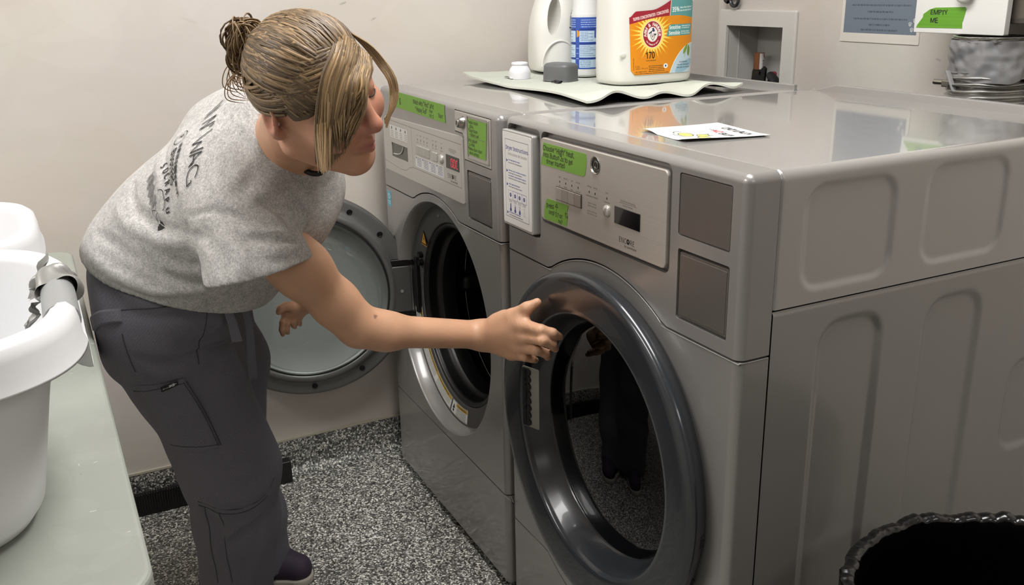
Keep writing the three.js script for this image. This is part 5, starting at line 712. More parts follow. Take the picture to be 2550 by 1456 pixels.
// t-shirt
const sleeveAx = [0.1761, -0.9707, -0.1633], hemO = [0.014, 0.799, 0.66];
const hemN = [-0.2573, -0.9317, 0.2565];
const hemP = plane(hemO, hemN), slvP = plane([0.222, 0.881, 0.53], sleeveAx), neckHole = union([cone([0.13, 1.091, 0.42], [0.077, 1.043, 0.42], 0.058, 0.055), cone([0.13, 1.091, 0.42], [0.236, 1.137, 0.409], 0.058, 0.09)], 0.02);
const shirtTrunk = union([cone(rSh, lSh, 0.066, 0.066), cone(nkB, chest, 0.072, 0.125), cone(mix3(chest, rSh, 0.45), mid, 0.088, 0.105), cone(mix3(chest, lSh, 0.5), mid, 0.095, 0.105), cone(chest, mid, 0.128, 0.125), cone(mid, waist, 0.126, 0.128), cone(waist, [-0.196, 0.747, 0.638], 0.128, 0.135), cone([-0.119, 0.802, 0.655], [-0.299, 0.753, 0.604], 0.095, 0.095), cone([-0.014, 0.961, 0.424], [-0.068, 0.84, 0.526], 0.085, 0.10), cone([0.018, 0.97, 0.402], [0.047, 0.93, 0.42], 0.046, 0.032), cone([0.025, 1.103, 0.455], [-0.108, 1.052, 0.497], 0.05, 0.062)], 0.06);
const sleeveF = union([cone(rSh, [0.168, 0.875, 0.511], 0.068, 0.079), cone([0.12, 0.939, 0.526], [0.163, 0.863, 0.519], 0.066, 0.076)], 0.03);
const lSleeveF = cone(lSh, mix3(lSh, lEl, 0.5), 0.062, 0.066);
const shirtFold = folds([
  [[[-0.045, 0.992, 0.661], [-0.021, 0.974, 0.669], [0.007, 0.956, 0.666], [0.054, 0.936, 0.638], [0.113, 0.929, 0.603], [0.175, 0.94, 0.585]], 0.0075, 0.010],
  [[[-0.057, 0.96, 0.69], [-0.002, 0.933, 0.681], [0.054, 0.913, 0.641], [0.093, 0.911, 0.605]], 0.012, -0.006],
  [[[-0.078, 0.912, 0.726], [-0.018, 0.898, 0.702], [0.021, 0.877, 0.675]], 0.009, 0.005],
  [[[0.026, 0.897, 0.67], [0.044, 0.858, 0.647], [0.063, 0.834, 0.597], [0.16, 0.855, 0.58]], 0.008, 0.006],
  [[[-0.065, 0.872, 0.742], [-0.008, 0.847, 0.704], [0.029, 0.822, 0.649], [0.064, 0.824, 0.579]], 0.010, -0.006],
  [[[-0.02, 0.835, 0.72], [0.02, 0.806, 0.66], [0.06, 0.808, 0.59]], 0.006, 0.005],
  [[[0.06, 0.887, 0.633], [0.077, 0.87, 0.601], [0.16, 0.89, 0.58]], 0.009, 0.005],
  [[[0.115, 0.96, 0.604], [0.167, 0.977, 0.574], [0.194, 0.968, 0.539], [0.206, 0.956, 0.507], [0.21, 0.94, 0.482], [0.211, 0.924, 0.464]], 0.0055, 0.0055],
  [[[0.105, 0.953, 0.61], [0.113, 0.926, 0.608], [0.150, 0.897, 0.604], [0.18, 0.876, 0.602]], 0.009, 0.011],
  [[[0.206, 0.95, 0.543], [0.212, 0.945, 0.497], [0.206, 0.929, 0.464]], 0.007, -0.006],
  [[[0.219, 0.94, 0.537], [0.224, 0.934, 0.498], [0.207, 0.921, 0.46]], 0.006, 0.006],
  [[[0.224, 0.931, 0.531], [0.233, 0.921, 0.499], [0.209, 0.912, 0.457]], 0.008, -0.004],
  [[[0.192, 0.953, 0.564], [0.226, 0.916, 0.551], [0.241, 0.889, 0.55]], 0.011, -0.005],
  [[[0.242, 0.909, 0.52], [0.236, 0.902, 0.483], [0.211, 0.903, 0.452]], 0.007, 0.0035],
  [[[0.154, 0.954, 0.592], [0.203, 0.914, 0.579], [0.222, 0.882, 0.577]], 0.009, 0.004],
  [[[0.183, 0.987, 0.51], [0.182, 0.971, 0.482], [0.184, 0.947, 0.463], [0.199, 0.928, 0.458]], 0.0075, 0.007],
  [[[0.138, 1.0, 0.414], [0.14, 0.969, 0.422], [0.138, 0.924, 0.433]], 0.013, -0.006],
  [[[0.155, 1.008, 0.465], [0.156, 0.975, 0.45], [0.147, 0.946, 0.437]], 0.009, 0.004],
  [[[0.085, 1.095, 0.504], [0.119, 1.067, 0.489], [0.142, 1.04, 0.489]], 0.008, -0.0035],
  [[[0.097, 1.068, 0.532], [0.144, 1.031, 0.522], [0.171, 1.001, 0.542]], 0.012, -0.003],
  [[[-0.015, 1.071, 0.582], [0.057, 1.032, 0.602], [0.097, 0.989, 0.606]], 0.006, -0.0028],
  [[[-0.047, 1.055, 0.594], [0.041, 1.018, 0.616], [0.074, 0.973, 0.619]], 0.006, 0.003],
  [[[-0.035, 1.038, 0.613], [0.022, 1.01, 0.627], [0.054, 0.964, 0.631]], 0.007, -0.0035],
  [[[0.149, 1.029, 0.493], [0.17, 1.005, 0.53], [0.172, 0.991, 0.555]], 0.014, 0.003]]);
const shirtOuter = p => { const tr = smax(shirtTrunk(p), hemP(p), 0.004), sl = smax(sleeveF(p), slvP(p), 0.004); return smin(smin(tr, sl, 0.014), smax(lSleeveF(p), dot3(sub3(p, mix3(lSh, lEl, 0.48)), unit3(sub3(lEl, lSh))), 0.004), 0.03) + shirtFold(p); };
const shirtSolid = p => { const n = neckHole(p); return smax(shirtOuter(p) - 0.0016 * sstep(0.02, 0.015, n), -n, 0.003); };
const shirtF = p => { const d = shirtSolid(p); const near = Math.max(hemP(p) + 0.05, 0) * 0 + Math.min(-hemP(p), -slvP(p), neckHole(p)); if (near > 0.05) return d; const inner = Math.max(smin(smin(shirtTrunk(p), sleeveF(p), 0.014), lSleeveF(p), 0.03) + shirtFold(p) + 0.014, near - 0.03); return smax(d, -inner, 0.003); };

// trousers
const cuffY = 0.035;
const pantsFold = folds([
  [[[-0.097, 0.301, 0.499], [-0.091, 0.28, 0.541], [-0.11, 0.239, 0.58]], 0.012, 0.006],
  [[[-0.087, 0.318, 0.499], [-0.082, 0.3, 0.545], [-0.109, 0.257, 0.587]], 0.011, -0.005],
  [[[-0.1, 0.295, 0.499], [-0.115, 0.217, 0.513], [-0.145, 0.126, 0.525]], 0.012, -0.005],
  [[[-0.053, 0.427, 0.586], [-0.05, 0.422, 0.546], [-0.063, 0.426, 0.505]], 0.014, -0.004],
  [[[0.011, 0.721, 0.641], [-0.012, 0.709, 0.579], [-0.023, 0.722, 0.548]], 0.01, 0.005],
  [[[0.001, 0.708, 0.702], [0.001, 0.687, 0.65], [-0.021, 0.691, 0.579], [-0.126, 0.674, 0.511]], 0.009, 0.007],
  [[[-0.011, 0.677, 0.695], [-0.013, 0.658, 0.645], [-0.035, 0.665, 0.573]], 0.01, -0.004],
  [[[-0.008, 0.791, 0.712], [0.012, 0.774, 0.653], [0.013, 0.768, 0.576]], 0.01, 0.005],
  [[[-0.089, 0.365, 0.626], [-0.067, 0.349, 0.592], [-0.06, 0.344, 0.537], [-0.068, 0.36, 0.497], [-0.076, 0.383, 0.48]], 0.005, 0.0025],
  [[[-0.079, 0.377, 0.62], [-0.092, 0.31, 0.596], [-0.129, 0.194, 0.586]], 0.012, 0.004]]);
const pantsBase = union([cone(rHip, lHip, 0.118, 0.112), cone([-0.151, 0.766, 0.65], pelv, 0.112, 0.122), cone([-0.114, 0.783, 0.669], [-0.083, 0.79, 0.591], 0.098, 0.10), cone([-0.174, 0.718, 0.685], [-0.306, 0.683, 0.644], 0.08109, 0.08), ...chain([rHip, [-0.145, 0.604, 0.604], [-0.147, 0.455, 0.565], rKn, [-0.195, 0.248, 0.543], rAn], [0.115, 0.102, 0.090, 0.093, 0.084, 0.074]), ...chain([lHip, [-0.281, 0.563, 0.519], lKn, [-0.313, 0.178, 0.489], lAn], [0.105, 0.088, 0.074, 0.066, 0.062])], 0.028);
const waistP = plane(add3(hemO, unit3(hemN), -0.05), hemN.map(v => -v));
const pantsSolid = p => smax(smax(smax(pantsBase(p) + pantsFold(p), waistP(p), 0.006), cuffY - p[1], 0.004), p[2] - 0.752, 0.02);
//@@DEV
const skinTex = noiseTex(256, (i, j) => { const v = 0.95 + (rnd() - 0.5) * 0.06; return [255 * v, 255 * v, 255 * v]; });
const skin = M(0xffffff, 0.5, 0, { vertexColors: true, clearcoat: 0.0, sheen: 0.15, sheenRoughness: 0.5 });
function bbox(list, m) { const lo = [9, 9, 9], hi = [-9, -9, -9]; for (const p of list) for (let k = 0; k < 3; k++) { lo[k] = Math.min(lo[k], p[k] - m); hi[k] = Math.max(hi[k], p[k] + m); } return [lo, hi]; }
{
  const cloth = p => Math.min(Math.max(shirtTrunk(p), hemP(p), -neckHole(p)), Math.max(sleeveF(p), slvP(p) + 0.012), Math.max(lSleeveF(p), dot3(sub3(p, mix3(lSh, lEl, 0.48)), unit3(sub3(lEl, lSh))) + 0.012), Math.max(pantsBase(p), cuffY + 0.02 - p[1])), all = bbox([rSh, lSh, rWr, nkB, pelv, lHip, rAn, lAn, lEl, lWr, h2w(0, 0, 0), [0.277, 0.705, 0.036]], 0.16); all[0][1] = 0.02;
  const vis = bbox([rSh, rWr, nkB, lEl, lWr, h2w(0, 0, 0), [0.277, 0.705, 0.036], [-0.239, 0.611, 0.401]], 0.13);
  const gs = [nets(p => Math.max(bodyF(p), -(cloth(p) + 0.03)), vis[0], vis[1], 0.0034), nets(p => Math.max(bodyF(p), cloth(p) + 0.024), all[0], all[1], 0.009)];
  const g = mergeGeometries(gs.map(q => { q = q.index ? q : q; return q; })); const p = g.attributes.position, col = new Float32Array(p.count * 3);
  for (let i = 0; i < p.count; i++) {
    const q = [p.getX(i), p.getY(i), p.getZ(i)], h = w2h(q); let c = [0.53, 0.295, 0.178]; const n = noise3(q[0] * 60, q[1] * 60, q[2] * 60) * 0.10 + noise3(q[0] * 18, q[1] * 18, q[2] * 18) * 0.14; c = c.map(v => v * (1 + n));
    for (const [m, r] of [[[0.1386, 0.7559, 0.3257], 0.0055], [[0.21, 0.80, 0.42], 0.0018], [[0.16, 0.80, 0.36], 0.0014], [[0.18, 0.83, 0.41], 0.0015], [[0.10, 0.74, 0.25], 0.0014]]) { const d = Math.hypot((q[0] - m[0]), (q[1] - m[1]) * 1.7, q[2] - m[2]); if (d < r) c = mix3(c, [0.16, 0.08, 0.06], 0.75); }
    if (Math.abs(h[0]) < 0.09 && h[1] < 0.09 && h[1] > -0.12 && h[2] > -0.06 && h[2] < 0.14) { // face: ruddier, lips, brows
      const red = Math.exp(-(((Math.abs(h[0]) - 0.036) / 0.026) ** 2 + ((h[1] + 0.022) / 0.03) ** 2)) * sstep(0.03, 0.06, h[2]) + Math.exp(-((h[0] / 0.016) ** 2 + ((h[1] + 0.02) / 0.026) ** 2)) * sstep(0.08, 0.1, h[2]); c = mix3(c, [0.46, 0.19, 0.125], Math.min(1, 0.35 + 0.55 * red));
      const lip = Math.exp(-(((h[1] + 0.0595) / 0.010) ** 2 + (h[0] / 0.021) ** 2)) * sstep(0.078, 0.088, h[2]); c = mix3(c, [0.36, 0.11, 0.09], Math.min(0.85, lip));
      const br = Math.exp(-(((h[1] - 0.0375 + 0.06 * Math.max(0, Math.abs(h[0]) - 0.03)) / 0.0042) ** 2)) * sstep(0.009, 0.014, Math.abs(h[0])) * sstep(0.054, 0.046, Math.abs(h[0])) * sstep(0.05, 0.065, h[2]); c = mix3(c, [0.12, 0.075, 0.045], br * 0.8);
      const ear = sstep(0.068, 0.074, Math.abs(h[0])) * sstep(0.04, 0.02, Math.abs(h[1])); c = mix3(c, [0.5, 0.2, 0.14], ear * 0.5);
    }
    col.set(c, i * 3);
  }
  g.setAttribute('color', new THREE.BufferAttribute(col, 3)); part('body', g, skin, person);
}
// closed lids seen from above: lash lines
for (const s of [-1, 1]) { const L = []; for (let k = 0; k <= 8; k++) { const a = -0.9 + 1.8 * k / 8; L.push(h2w(s * 0.0305 + 0.0145 * Math.sin(a), 0.0085 - 0.004 * Math.cos(a * 1.2), 0.0725 + 0.0142 * Math.cos(a))); } part('eyelashes', tube(L, 0.0011, 20, 5), M(0x1d130c, 0.6), person); }

part('necklace', tube([[0.128, 1.031, 0.432], [0.142, 1.022, 0.428], [0.155, 1.016, 0.419], [0.165, 1.015, 0.409], [0.168, 1.02, 0.4]], 0.0045, 40, 8), M(0x15120f, 0.5, 0.2), person, 'dark beaded necklace'); { const e = h2w(-0.0765, -0.034, -0.003); part('earring', new THREE.SphereGeometry(0.0024, 14, 10).translate(...e), M(0xd8b46a, 0.2, 0.9), person, 'small gold ear stud'); }
// hair: a close cap, then locks lying on it
const lockGeos = [];
function lock(pts, w0, w1, flat = 0.42, tone = 0.5, seg = 14) {
  const c = new THREE.CatmullRomCurve3(pts.map(q => V(...q)), false, 'centripetal'), n = seg, rad = 5, pos = [], idx = [], col = []; const fr = [];
  for (let i = 0; i <= n; i++) { const t = i / n, P = c.getPoint(t), T = c.getTangent(t); let out = P.clone().sub(V(...h2w(0, 0.015, -0.01))).normalize(); out.sub(T.clone().multiplyScalar(out.dot(T))).normalize(); const side = T.clone().cross(out); const w = (w0 + (w1 - w0) * t) * Math.pow(Math.sin(Math.PI * Math.min(0.5, 0.12 + t * 0.9)), 0.6) * (t > 0.7 ? 1 - 0.75 * ((t - 0.7) / 0.3) ** 1.6 : 1); for (let k = 0; k < rad; k++) { const a = k / rad * Math.PI * 2; const q = P.clone().addScaledVector(side, Math.cos(a) * w).addScaledVector(out, Math.sin(a) * w * flat); pos.push(q.x, q.y, q.z); const v = tone * (0.86 + 0.28 * ((k * 7919 + i * 131) % 13) / 13) ; col.push(0.068 + 0.335 * v, 0.042 + 0.222 * v, 0.02 + 0.108 * v); } }
  for (let i = 0; i < n; i++) for (let k = 0; k < rad; k++) { const a = i * rad + k, b = i * rad + (k + 1) % rad; idx.push(a, b, b + rad, a, b + rad, a + rad); }
  const g = new THREE.BufferGeometry(); g.setAttribute('position', new THREE.Float32BufferAttribute(pos, 3)); g.setAttribute('color', new THREE.Float32BufferAttribute(col, 3)); g.setIndex(idx); g.computeVertexNormals(); lockGeos.push(g);
}
// points of the loose locks, laid out on the plane of the cheek (metres right and up of the head's middle, then towards the viewer's side)
const LR = [0.457, -0.01835, -0.8893], LU = [-0.2692, 0.95, -0.158], LB = [0.8478, 0.3116, 0.4292];
const W0 = (x, y, d) => { const k = d / 2333.2, e = (x - 776) * k + 0.0 , f = -(y - 226) * k; return [0, 1, 2].map(i => HO[i] + LR[i] * (e + (776 - 1275) * (d - 1.34) / 2333.2) + LU[i] * (f - (226 - 728) * (d - 1.34) / 2333.2) + LB[i] * (1.34 - d)); };
const scalp = ellip([0, 0.025, 0.0], [0.0755, 0.0825, 0.085]);
const onScalp = (x, y, z, lift = 0) => { // push a head-local point onto the scalp
  let q = [x, y - 0.02, z + 0.012]; const l = len3(q) || 1; q = q.map(v => v / l); let r = 0.2; for (let i = 0; i < 24; i++) r -= scalp([q[0] * r, q[1] * r + 0.02, q[2] * r - 0.012]) * 0.8; r += lift; return h2w(q[0] * r, q[1] * r + 0.02, q[2] * r - 0.012); };
const BUN = [0.0, 0.040, -0.093];
{
  const capF = q => { const p = w2h(q); let d = scalp(p) - 0.002; const face = ellip([0, -0.045, 0.085], [0.074, 0.105, 0.07])(p); d = smax(d, -face, 0.012); const side = Math.max(-(p[1] - 0.0), p[2] - 0.01) ; const low = -(p[1] + 0.02 - 0.5 * Math.min(0, p[2] + 0.02)); d = smax(d, -(p[1] + 0.012 + 0.35 * Math.max(-0.1, -p[2]) * 0.9), 0.012); const earCut = Math.min(ball([0.08, -0.006, -0.008], 0.03)(p), ball([-0.08, -0.006, -0.008], 0.03)(p)); d = smax(d, -earCut, 0.008); return d; };
  const b = bbox([HO], 0.16), g = nets(capF, b[0], b[1], 0.0035); const p = g.attributes.position, col = new Float32Array(p.count * 3); for (let i = 0; i < p.count; i++) { const v = 0.28 + 0.2 * noise3(p.getX(i) * 90, p.getY(i) * 90, p.getZ(i) * 90); col.set([0.06 + 0.2 * v, 0.038 + 0.14 * v, 0.02 + 0.07 * v], i * 3); } g.setAttribute('color', new THREE.BufferAttribute(col, 3)); lockGeos.push(g);
  // swept back from the hairline to the knot
  for (let k = 0; k < 1300; k++) {
    const s = rnd() < 0.5 ? -1 : 1, a = rnd(), th = a * 1.75; // angle from the parting round the side
    const sx = s * Math.sin(th), sy = Math.cos(th), zf = 0.098 - 0.085 * a + (rnd() - 0.5) * 0.012 - rnd() * rnd() * 0.15; const A = [sx * 0.075, 0.02 + sy * 0.085, zf];
    const lift = 0.0005 + rnd() * 0.004, pts = []; for (let i = 0; i <= 5; i++) { const t = i / 5, m = mix3(A, BUN, t); m[1] += Math.sin(t * Math.PI) * (sy < 0.3 ? -0.016 : 0.0); m[0] *= 1 + 0.3 * Math.sin(t * Math.PI); pts.push(t > 0.93 ? h2w(...add3(m, [(rnd() - 0.5) * 0.02, (rnd() - 0.5) * 0.02, 0])) : onScalp(m[0] + (rnd() - 0.5) * 0.004, m[1] + (rnd() - 0.5) * 0.004, m[2], lift + 0.006 * Math.sin(t * 3.1))); }
    lock(pts, 0.0013 + rnd() * 0.002, 0.0016, 0.4, 0.02 + rnd() * rnd() * 0.8, 11);
  }
  // nape hair up to the knot
  for (let k = 0; k < 60; k++) { const a = (rnd() - 0.5) * 2, A = [a * 0.062, -0.045 + Math.abs(a) * 0.03 + rnd() * 0.02, -0.075 + Math.abs(a) * 0.03], pts = []; for (let i = 0; i <= 4; i++) { const m = mix3(A, BUN, i / 4); pts.push(i === 4 ? h2w(...m) : onScalp(m[0], m[1], m[2], 0.001 + rnd() * 0.003)); } lock(pts, 0.004, 0.003, 0.5, 0.15 + rnd() * 0.5); }
  // near-side front locks hanging over the cheek
  const under = p => Math.min(headF(p), capF(p)), back = LB.map(v => -v);
  const lay = (x, y, lift, dflt) => { const q = W0(x, y, 1.0), t = drop(under, q, unit3(sub3(W0(x, y, 1.4), q)), 0.46); const z = dot3(sub3(q, t), LB); return z > 0.43 ? W0(x, y, dflt) : add3(t, LB, lift); };
  for (let k = 0; k < 330; k++) {
    const a = rnd(), e = rnd(), j = () => (rnd() - 0.5) * 9, tx = 846 + a * 76 + j(), ty = 72 + a * 74 + j(), mx = 788 + a * 130, bx = 796 + a * 98 + j(), by = 432 - 105 * Math.pow(a, 2.0) - 70 * e * e * (0.4 + a) + j();
    const L = 0.003 + rnd() * 0.007, y2 = ty + (by - ty) * 0.38, y3 = ty + (by - ty) * 0.72; const m2 = tx + (mx - tx) * 0.72, m3 = mx + (bx - mx) * 0.35 + 10 * Math.sin(a * 9);
    lock([lay(tx, ty, L * 0.5, 1.3), lay((tx + m2) / 2 + 4, (ty + y2) / 2, L + 0.002, 1.28), lay(m2, y2, L + 0.004, 1.27), lay(m3, y3, L + 0.008, 1.27), lay(bx, by, L + 0.012, 1.27)], 0.0014 + rnd() * 0.0022, 0.0016, 0.4, 0.08 + rnd() * 0.85, 13);
  }
  for (let k = 0; k < 260; k++) { const a = rnd(), b = rnd(), tx = 738 + a * 76, ty = 205 + b * 92 * (1 - 0.25 * a), ex = 634 + rnd() * 46, ey = 120 + b * 66 + (rnd() - 0.5) * 20, pts = []; for (let i = 0; i <= 5; i++) { const t = i / 5; pts.push(lay(tx + (ex - tx) * t, ty + (ey - ty) * t + 14 * Math.sin(t * 3.14) * b, 0.001 + rnd() * 0.003, 1.36)); } lock(pts, 0.0013 + rnd() * 0.002, 0.0015, 0.4, 0.02 + rnd() * rnd() * 0.7, 11); }
  // short strands from the parting back over the near side
  for (let k = 0; k < 380; k++) { const a = rnd(), tx = 842 + a * 70, ty = 62 + a * 84, ex = 640 + rnd() * 40, ey = 95 + a * 150 + (rnd() - 0.5) * 30, pts = []; for (let i = 0; i <= 5; i++) { const t = i / 5, x = tx + (ex - tx) * t, y = ty + (ey - ty) * t + 34 * Math.sin(t * 3.14) * a; pts.push(lay(x, y, 0.001 + rnd() * 0.003, 1.36)); } lock(pts, 0.0013 + rnd() * 0.002, 0.0015, 0.4, 0.02 + rnd() * rnd() * 0.85, 11); }
  // far-side lock curling round
  for (let k = 0; k < 110; k++) { const o = (rnd() - 0.5) * 26, q = (rnd() - 0.5) * 20, e = rnd() * 24; lock([W0(872 + o * 0.4, 80 + o * 0.3, 1.31), W0(918 + o * 0.5, 118 - o * 0.3, 1.335), W0(950 + o * 0.6, 158 - o * 0.5, 1.35), W0(976 + o * 0.75, 198 - o * 0.2, 1.352 + q * 0.0003), W0(982 + o * 0.7, 240 + q * 0.3, 1.354), W0(972 + o * 0.35, 280 + q * 0.4, 1.355), W0(958 + o * 0.2 + e * 0.2, 296 + e, 1.356)], 0.0018 + rnd() * 0.0022, 0.0016, 0.5, 0.15 + rnd() * 0.8, 16); }
  // the knot: loops and loose ends
  { const kg = nets(p => ellip(h2w(BUN[0], BUN[1], BUN[2] - 0.008), [0.021, 0.027, 0.019], [HX, HY, HZ])(p) + 0.006 * noise3(p[0] * 90, p[1] * 90, p[2] * 90), ...bbox([h2w(...BUN)], 0.05), 0.0035), kc = new Float32Array(kg.attributes.position.count * 3); for (let i = 0; i < kc.length; i += 3) kc.set([0.12, 0.078, 0.04], i); kg.setAttribute('color', new THREE.BufferAttribute(kc, 3)); lockGeos.push(kg); }
  for (let k = 0; k < 260; k++) { const a = rnd() * 6.28, r = 0.012 + rnd() * 0.014, ox = (rnd() - 0.5) * 0.026, oy = (rnd() - 0.5) * 0.04, oz = -0.004 - rnd() * 0.022, t0 = rnd() * 6.28, n = 1.2 + rnd() * 1.4, pts = []; for (let i = 0; i <= 7; i++) { const t = t0 + i / 7 * n * 3.1; pts.push(h2w(BUN[0] + ox + r * Math.cos(t) * Math.cos(a), BUN[1] + oy + r * Math.sin(t), BUN[2] + oz + r * Math.cos(t) * Math.sin(a) * 0.8)); } lock(pts, 0.0022, 0.0016, 0.55, 0.03 + rnd() * 0.7, 16); }
  for (let k = 0; k < 26; k++) { const a = rnd() * 6.28, q = [BUN[0] + (rnd() - 0.5) * 0.03, BUN[1] - 0.02 + (rnd() - 0.5) * 0.03, BUN[2] - 0.02]; lock([h2w(...q), h2w(q[0] + 0.02 * Math.cos(a), q[1] - 0.02, q[2] - 0.02), h2w(q[0] + 0.03 * Math.cos(a), q[1] - 0.045, q[2] - 0.022), h2w(q[0] + 0.02 * Math.cos(a + 1), q[1] - 0.062, q[2] - 0.008)], 0.0012, 0.0008, 0.7, 0.6 + rnd() * 0.4, 14); }
  part('hair', mergeGeometries(lockGeos.map(g => { g = g.toNonIndexed(); return g; })), M(0xffffff, 0.45, 0, { vertexColors: true }), person, 'blond hair pinned up in a messy knot with loose front locks');
}
// clothes
const heather = noiseTex(512, (i, j) => { const v = 0.82 + (rnd() - 0.5) * 0.22 + (wl3(i / 512, j / 512) - 0.5) * 0.22 + (wl2(i / 512, j / 512) - 0.5) * 0.1; return [188 * v + 26, 185 * v + 26, 181 * v + 26]; });
const knit = noiseTex(256, (i, j) => { const v = 128 + 70 * Math.sin(i * 0.8) * Math.sin(j * 0.8) + (rnd() - 0.5) * 90; return [v, v, v]; }, false); knit.repeat.set(6, 6);
const shirtMat = M(0xffffff, 0.92, 0, { map: heather, bumpMap: knit, bumpScale: 0.0005 });
{
  const b = bbox([rSh, lSh, pelv, [-0.33, 0.792, 0.753], [-0.036, 0.78, 0.646], [0.202, 0.894, 0.444], [-0.012, 0.974, 0.342]], 0.15);
  const g = nets(shirtF, b[0], b[1], 0.0042); const shirt = part('t_shirt', boxUV(g, 4), shirtMat, person, 'heather grey short-sleeved t-shirt');
  // the back print, laid over the cloth
  const pr = canvas(1024, 1024, (x, w, h) => {
    x.clearRect(0, 0, w, h); x.strokeStyle = x.fillStyle = '#242322'; x.lineWidth = 15; x.lineCap = 'round'; x.lineJoin = 'round';
    const L = (...pts) => { x.beginPath(); pts.forEach((q, i) => i ? x.lineTo(q[0], q[1]) : x.moveTo(q[0], q[1])); x.stroke(); };
    L([40, 20], [70, 200]); L([95, 30], [110, 210]); L([200, 205], [215, 40], [290, 200], [310, 30]); L([345, 30], [352, 70]);
    L([430, 20], [500, 215], [545, 90], [610, 215], [660, 40]); L([650, 215], [705, 45], [790, 205], [780, 140], [672, 148]); x.beginPath(); x.moveTo(985, 80); x.quadraticCurveTo(880, 0, 832, 110); x.quadraticCurveTo(820, 210, 905, 222); x.stroke(); L([985, 150], [1005, 150], [1005, 225], [915, 225]);
    x.lineWidth = 9; x.beginPath(); x.ellipse(150, 470, 90, 70, 0, 0, 7); x.stroke(); x.font = 'bold 84px sans-serif'; x.fillText('P', 100, 500); greek(x, 290, 395, 700, 40, '#2a2928'); x.font = 'bold 116px sans-serif'; x.fillText('BUSTERS', 300, 545, 700);
    x.font = 'bold 104px sans-serif'; const t = 'SOCRAPU'; for (let i = 0; i < t.length; i++) { x.save(); x.translate(330 + i * 96, 735 - 70 * Math.sin(i / 6 * 3.1)); x.rotate((i - 3) * 0.12 - 0.1); x.fillText(t[i], 0, 0); x.restore(); } x.lineWidth = 9; x.beginPath(); x.moveTo(640, 770); x.quadraticCurveTo(660, 700, 740, 710); x.quadraticCurveTo(900, 700, 890, 780); x.stroke();
    x.lineWidth = 8; for (let k = 0; k < 26; k++) { x.beginPath(); x.moveTo(250 + k * 19, 850 + 18 * Math.sin(k * 0.8)); x.lineTo(270 + k * 19, 950 + 14 * Math.sin(k)); x.stroke(); } x.beginPath(); x.moveTo(720, 850); x.lineTo(800, 900); x.lineTo(760, 950); x.lineTo(870, 985); x.lineTo(840, 880); x.stroke(); x.fillRect(905, 905, 90, 100);
  });
  const pg = quadPatch(shirtOuter, [[-0.036, 1.012, 0.640], [0.054, 0.930, 0.652], [0.120, 1.026, 0.587], [0.032, 1.136, 0.524]], 0.0012, 90, 70);
  part('back_print', pg, M(0xffffff, 0.9, 0, { map: pr, transparent: true }), shirt, 'dark printed lettering and drawing on the back');
}
const twill = noiseTex(256, (i, j) => { const v = 0.9 + 0.03 * Math.sin((i + j) * Math.PI / 4) + (rnd() - 0.5) * 0.14; return [113 * v, 110 * v, 119 * v]; });
const pantsMat = M(0xffffff, 0.85, 0, { map: twill, bumpMap: knit, bumpScale: 0.0003 });
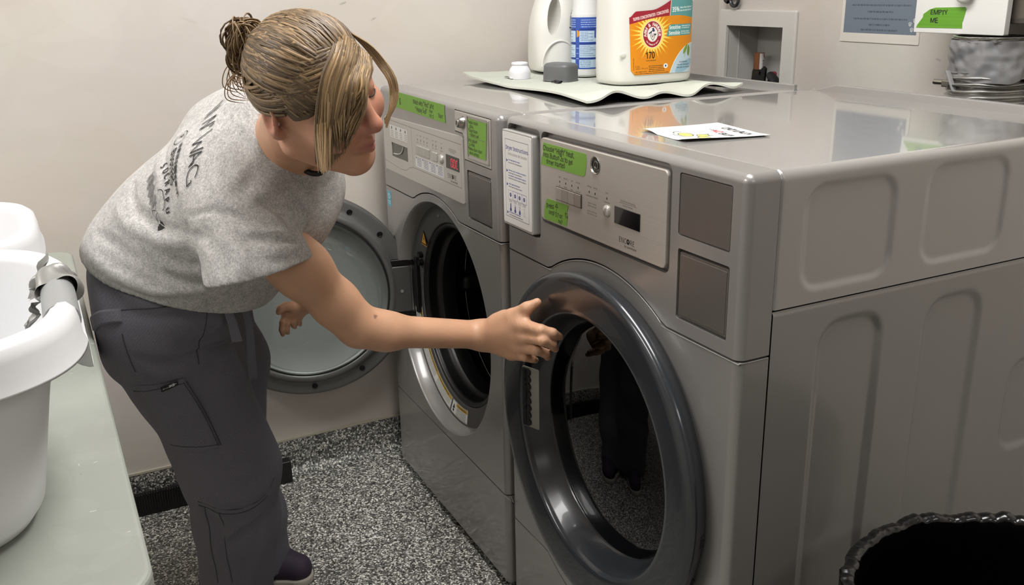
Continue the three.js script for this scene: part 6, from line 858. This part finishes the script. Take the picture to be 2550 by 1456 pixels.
{
  const b = bbox([rHip, lHip, pelv, rAn, lAn, rKn, [-0.314, 0.734, 0.762]], 0.16); b[0][1] = 0.015;
  const g = nets(pantsSolid, b[0], b[1], 0.005); part('cargo_pants', boxUV(g, 5), pantsMat, person, 'charcoal cargo pants');
  const pants = person.children[person.children.length - 1], pk = quadPatch(pantsSolid, [[-0.099, 0.486, 0.659], [-0.051, 0.487, 0.577], [-0.019, 0.65, 0.627], [-0.043, 0.642, 0.705]], 0.0042, 40, 50, 0.045); part('cargo_pocket', boxUV(pk, 5), pantsMat, pants);
  const pocketF = p => pantsSolid(p) - 0.0043;
  const seams = [[[-0.089, 0.365, 0.626], [-0.067, 0.349, 0.592], [-0.06, 0.344, 0.537], [-0.068, 0.36, 0.497], [-0.076, 0.383, 0.48]], [[-0.092, 0.356, 0.625], [-0.072, 0.339, 0.592], [-0.064, 0.335, 0.537], [-0.071, 0.352, 0.497]], [[-0.085, 0.35, 0.616], [-0.128, 0.249, 0.608], [-0.16, 0.133, 0.601]], [[-0.071, 0.342, 0.592], [-0.109, 0.252, 0.585], [-0.144, 0.134, 0.575]], [[0.015, 0.797, 0.573], [0.002, 0.73, 0.587], [-0.018, 0.669, 0.6]], [[0, 0.753, 0.715], [-0.001, 0.717, 0.711], [-0.013, 0.677, 0.703]], [[-0.008, 0.791, 0.712], [0.009, 0.79, 0.651], [0.015, 0.797, 0.573]]];
  const sm = M(lin(0.045, 0.044, 0.05), 0.8); for (const q of seams) part('seam', seamTube(pantsSolid, q), sm, pants);
  for (const q of [[[-0.058, 0.629, 0.706], [-0.029, 0.636, 0.666], [-0.023, 0.64, 0.627]], [[-0.023, 0.642, 0.624], [-0.04, 0.571, 0.597], [-0.051, 0.492, 0.575]], [[-0.023, 0.641, 0.629], [-0.04, 0.571, 0.602], [-0.051, 0.492, 0.58]], [[-0.051, 0.494, 0.579], [-0.059, 0.495, 0.617], [-0.09, 0.497, 0.656]]]) part('pocket_stitching', seamTube(pocketF, q, 0.0008), sm, pants);
  const koi = canvas(256, 200, (x, w, h) => { x.fillStyle = '#0c0c0d'; x.fillRect(0, 0, w, h); x.fillStyle = '#c9c9cc'; for (let k = 0; k < 5; k++) { const a = k * 1.2566; x.beginPath(); x.ellipse(172 + 34 * Math.cos(a), 96 + 34 * Math.sin(a), 30, 20, a, 0, 7); x.fill(); } x.fillStyle = '#0c0c0d'; x.beginPath(); x.arc(172, 96, 11, 0, 7); x.fill(); x.fillStyle = '#c9c9cc'; x.font = 'italic 74px serif'; x.fillText('koi', 16, 138); });
  part('pocket_tag', quadPatch(pocketF, [[-0.033, 0.628, 0.665], [-0.022, 0.64, 0.637], [-0.016, 0.653, 0.638], [-0.025, 0.641, 0.666]], 0.0014, 10, 8), M(0xffffff, 0.7, 0, { map: koi }), pants, 'black tag with a white flower');
  part('hip_pocket_flap', boxUV(quadPatch(pantsSolid, [[-0.04, 0.758, 0.764], [-0.001, 0.771, 0.711], [-0.009, 0.794, 0.711], [-0.059, 0.776, 0.764]], 0.006, 24, 10, 0.08), 5), pantsMat, pants);
  // drawstring ends
  for (const [P, w] of [[[[0.025, 0.794, 0.551], [0.022, 0.765, 0.544], [0.019, 0.733, 0.538], [0.012, 0.707, 0.534]], 0.0085], [[[0.022, 0.792, 0.524], [-0.001, 0.744, 0.51], [-0.035, 0.686, 0.503], [-0.063, 0.637, 0.5], [-0.081, 0.594, 0.498]], 0.0075]]) { const c = new THREE.CatmullRomCurve3(P.map(q => V(...q))), R = [0.5098, 0.1068, -0.8537]; const g = n => grid(2, 30, (u, v) => { const q = c.getPoint(v); const k = (u - 0.5) * 2 * w * (0.75 + 0.35 * v); return [q.x + R[0] * k, q.y + R[1] * k + 0.001 * Math.sin(v * 14), q.z + R[2] * k + n]; }); part('drawstring', boxUV(merge([g(0), g(0.0012)]), 5), pantsMat, pants); }
}
// shoes
for (const [ank, toe] of [[lAn, [-0.262, 0.0, 0.392]], [rAn, add3([rAn[0], 0, rAn[2]], [0.12, 0, -0.09])]]) {
  const dir = unit3([toe[0] - ank[0], 0, toe[2] - ank[2]]), heel = add3([ank[0], 0, ank[2]], dir, -0.05), tp = [toe[0], 0, toe[2]], L = Math.hypot(toe[0] - heel[0], toe[2] - heel[2]);
  const up = (p, y) => [p[0], y, p[2]]; const f = union([cone(up(heel, 0.045), up(mix3(heel, tp, 0.45), 0.042), 0.034, 0.036), cone(up(mix3(heel, tp, 0.45), 0.042), up(mix3(heel, tp, 0.84), 0.034), 0.038, 0.032), cone(up(heel, 0.06), up(mix3(heel, tp, 0.3), 0.075), 0.032, 0.03)], 0.03);
  const sh0 = p => smax(f(p), 0.016 - p[1], 0.004), so = p => smax(Math.max(f([p[0], 0.032, p[2]]) - 0.002, p[1] - 0.02), -p[1] + 0.001, 0.003);
  const b = bbox([heel, tp], 0.07); b[0][1] = -0.01; b[1][1] = 0.13; const s = part('shoe', nets(sh0, b[0], b[1], 0.004), M(lin(0.035, 0.022, 0.042), 0.75), person, 'dark purple shoe'); part('sole', nets(so, b[0], b[1], 0.004), M(lin(0.42, 0.39, 0.33), 0.7), s, 'pale sole');
}

sh(scene);
renderer.render(scene, camera);
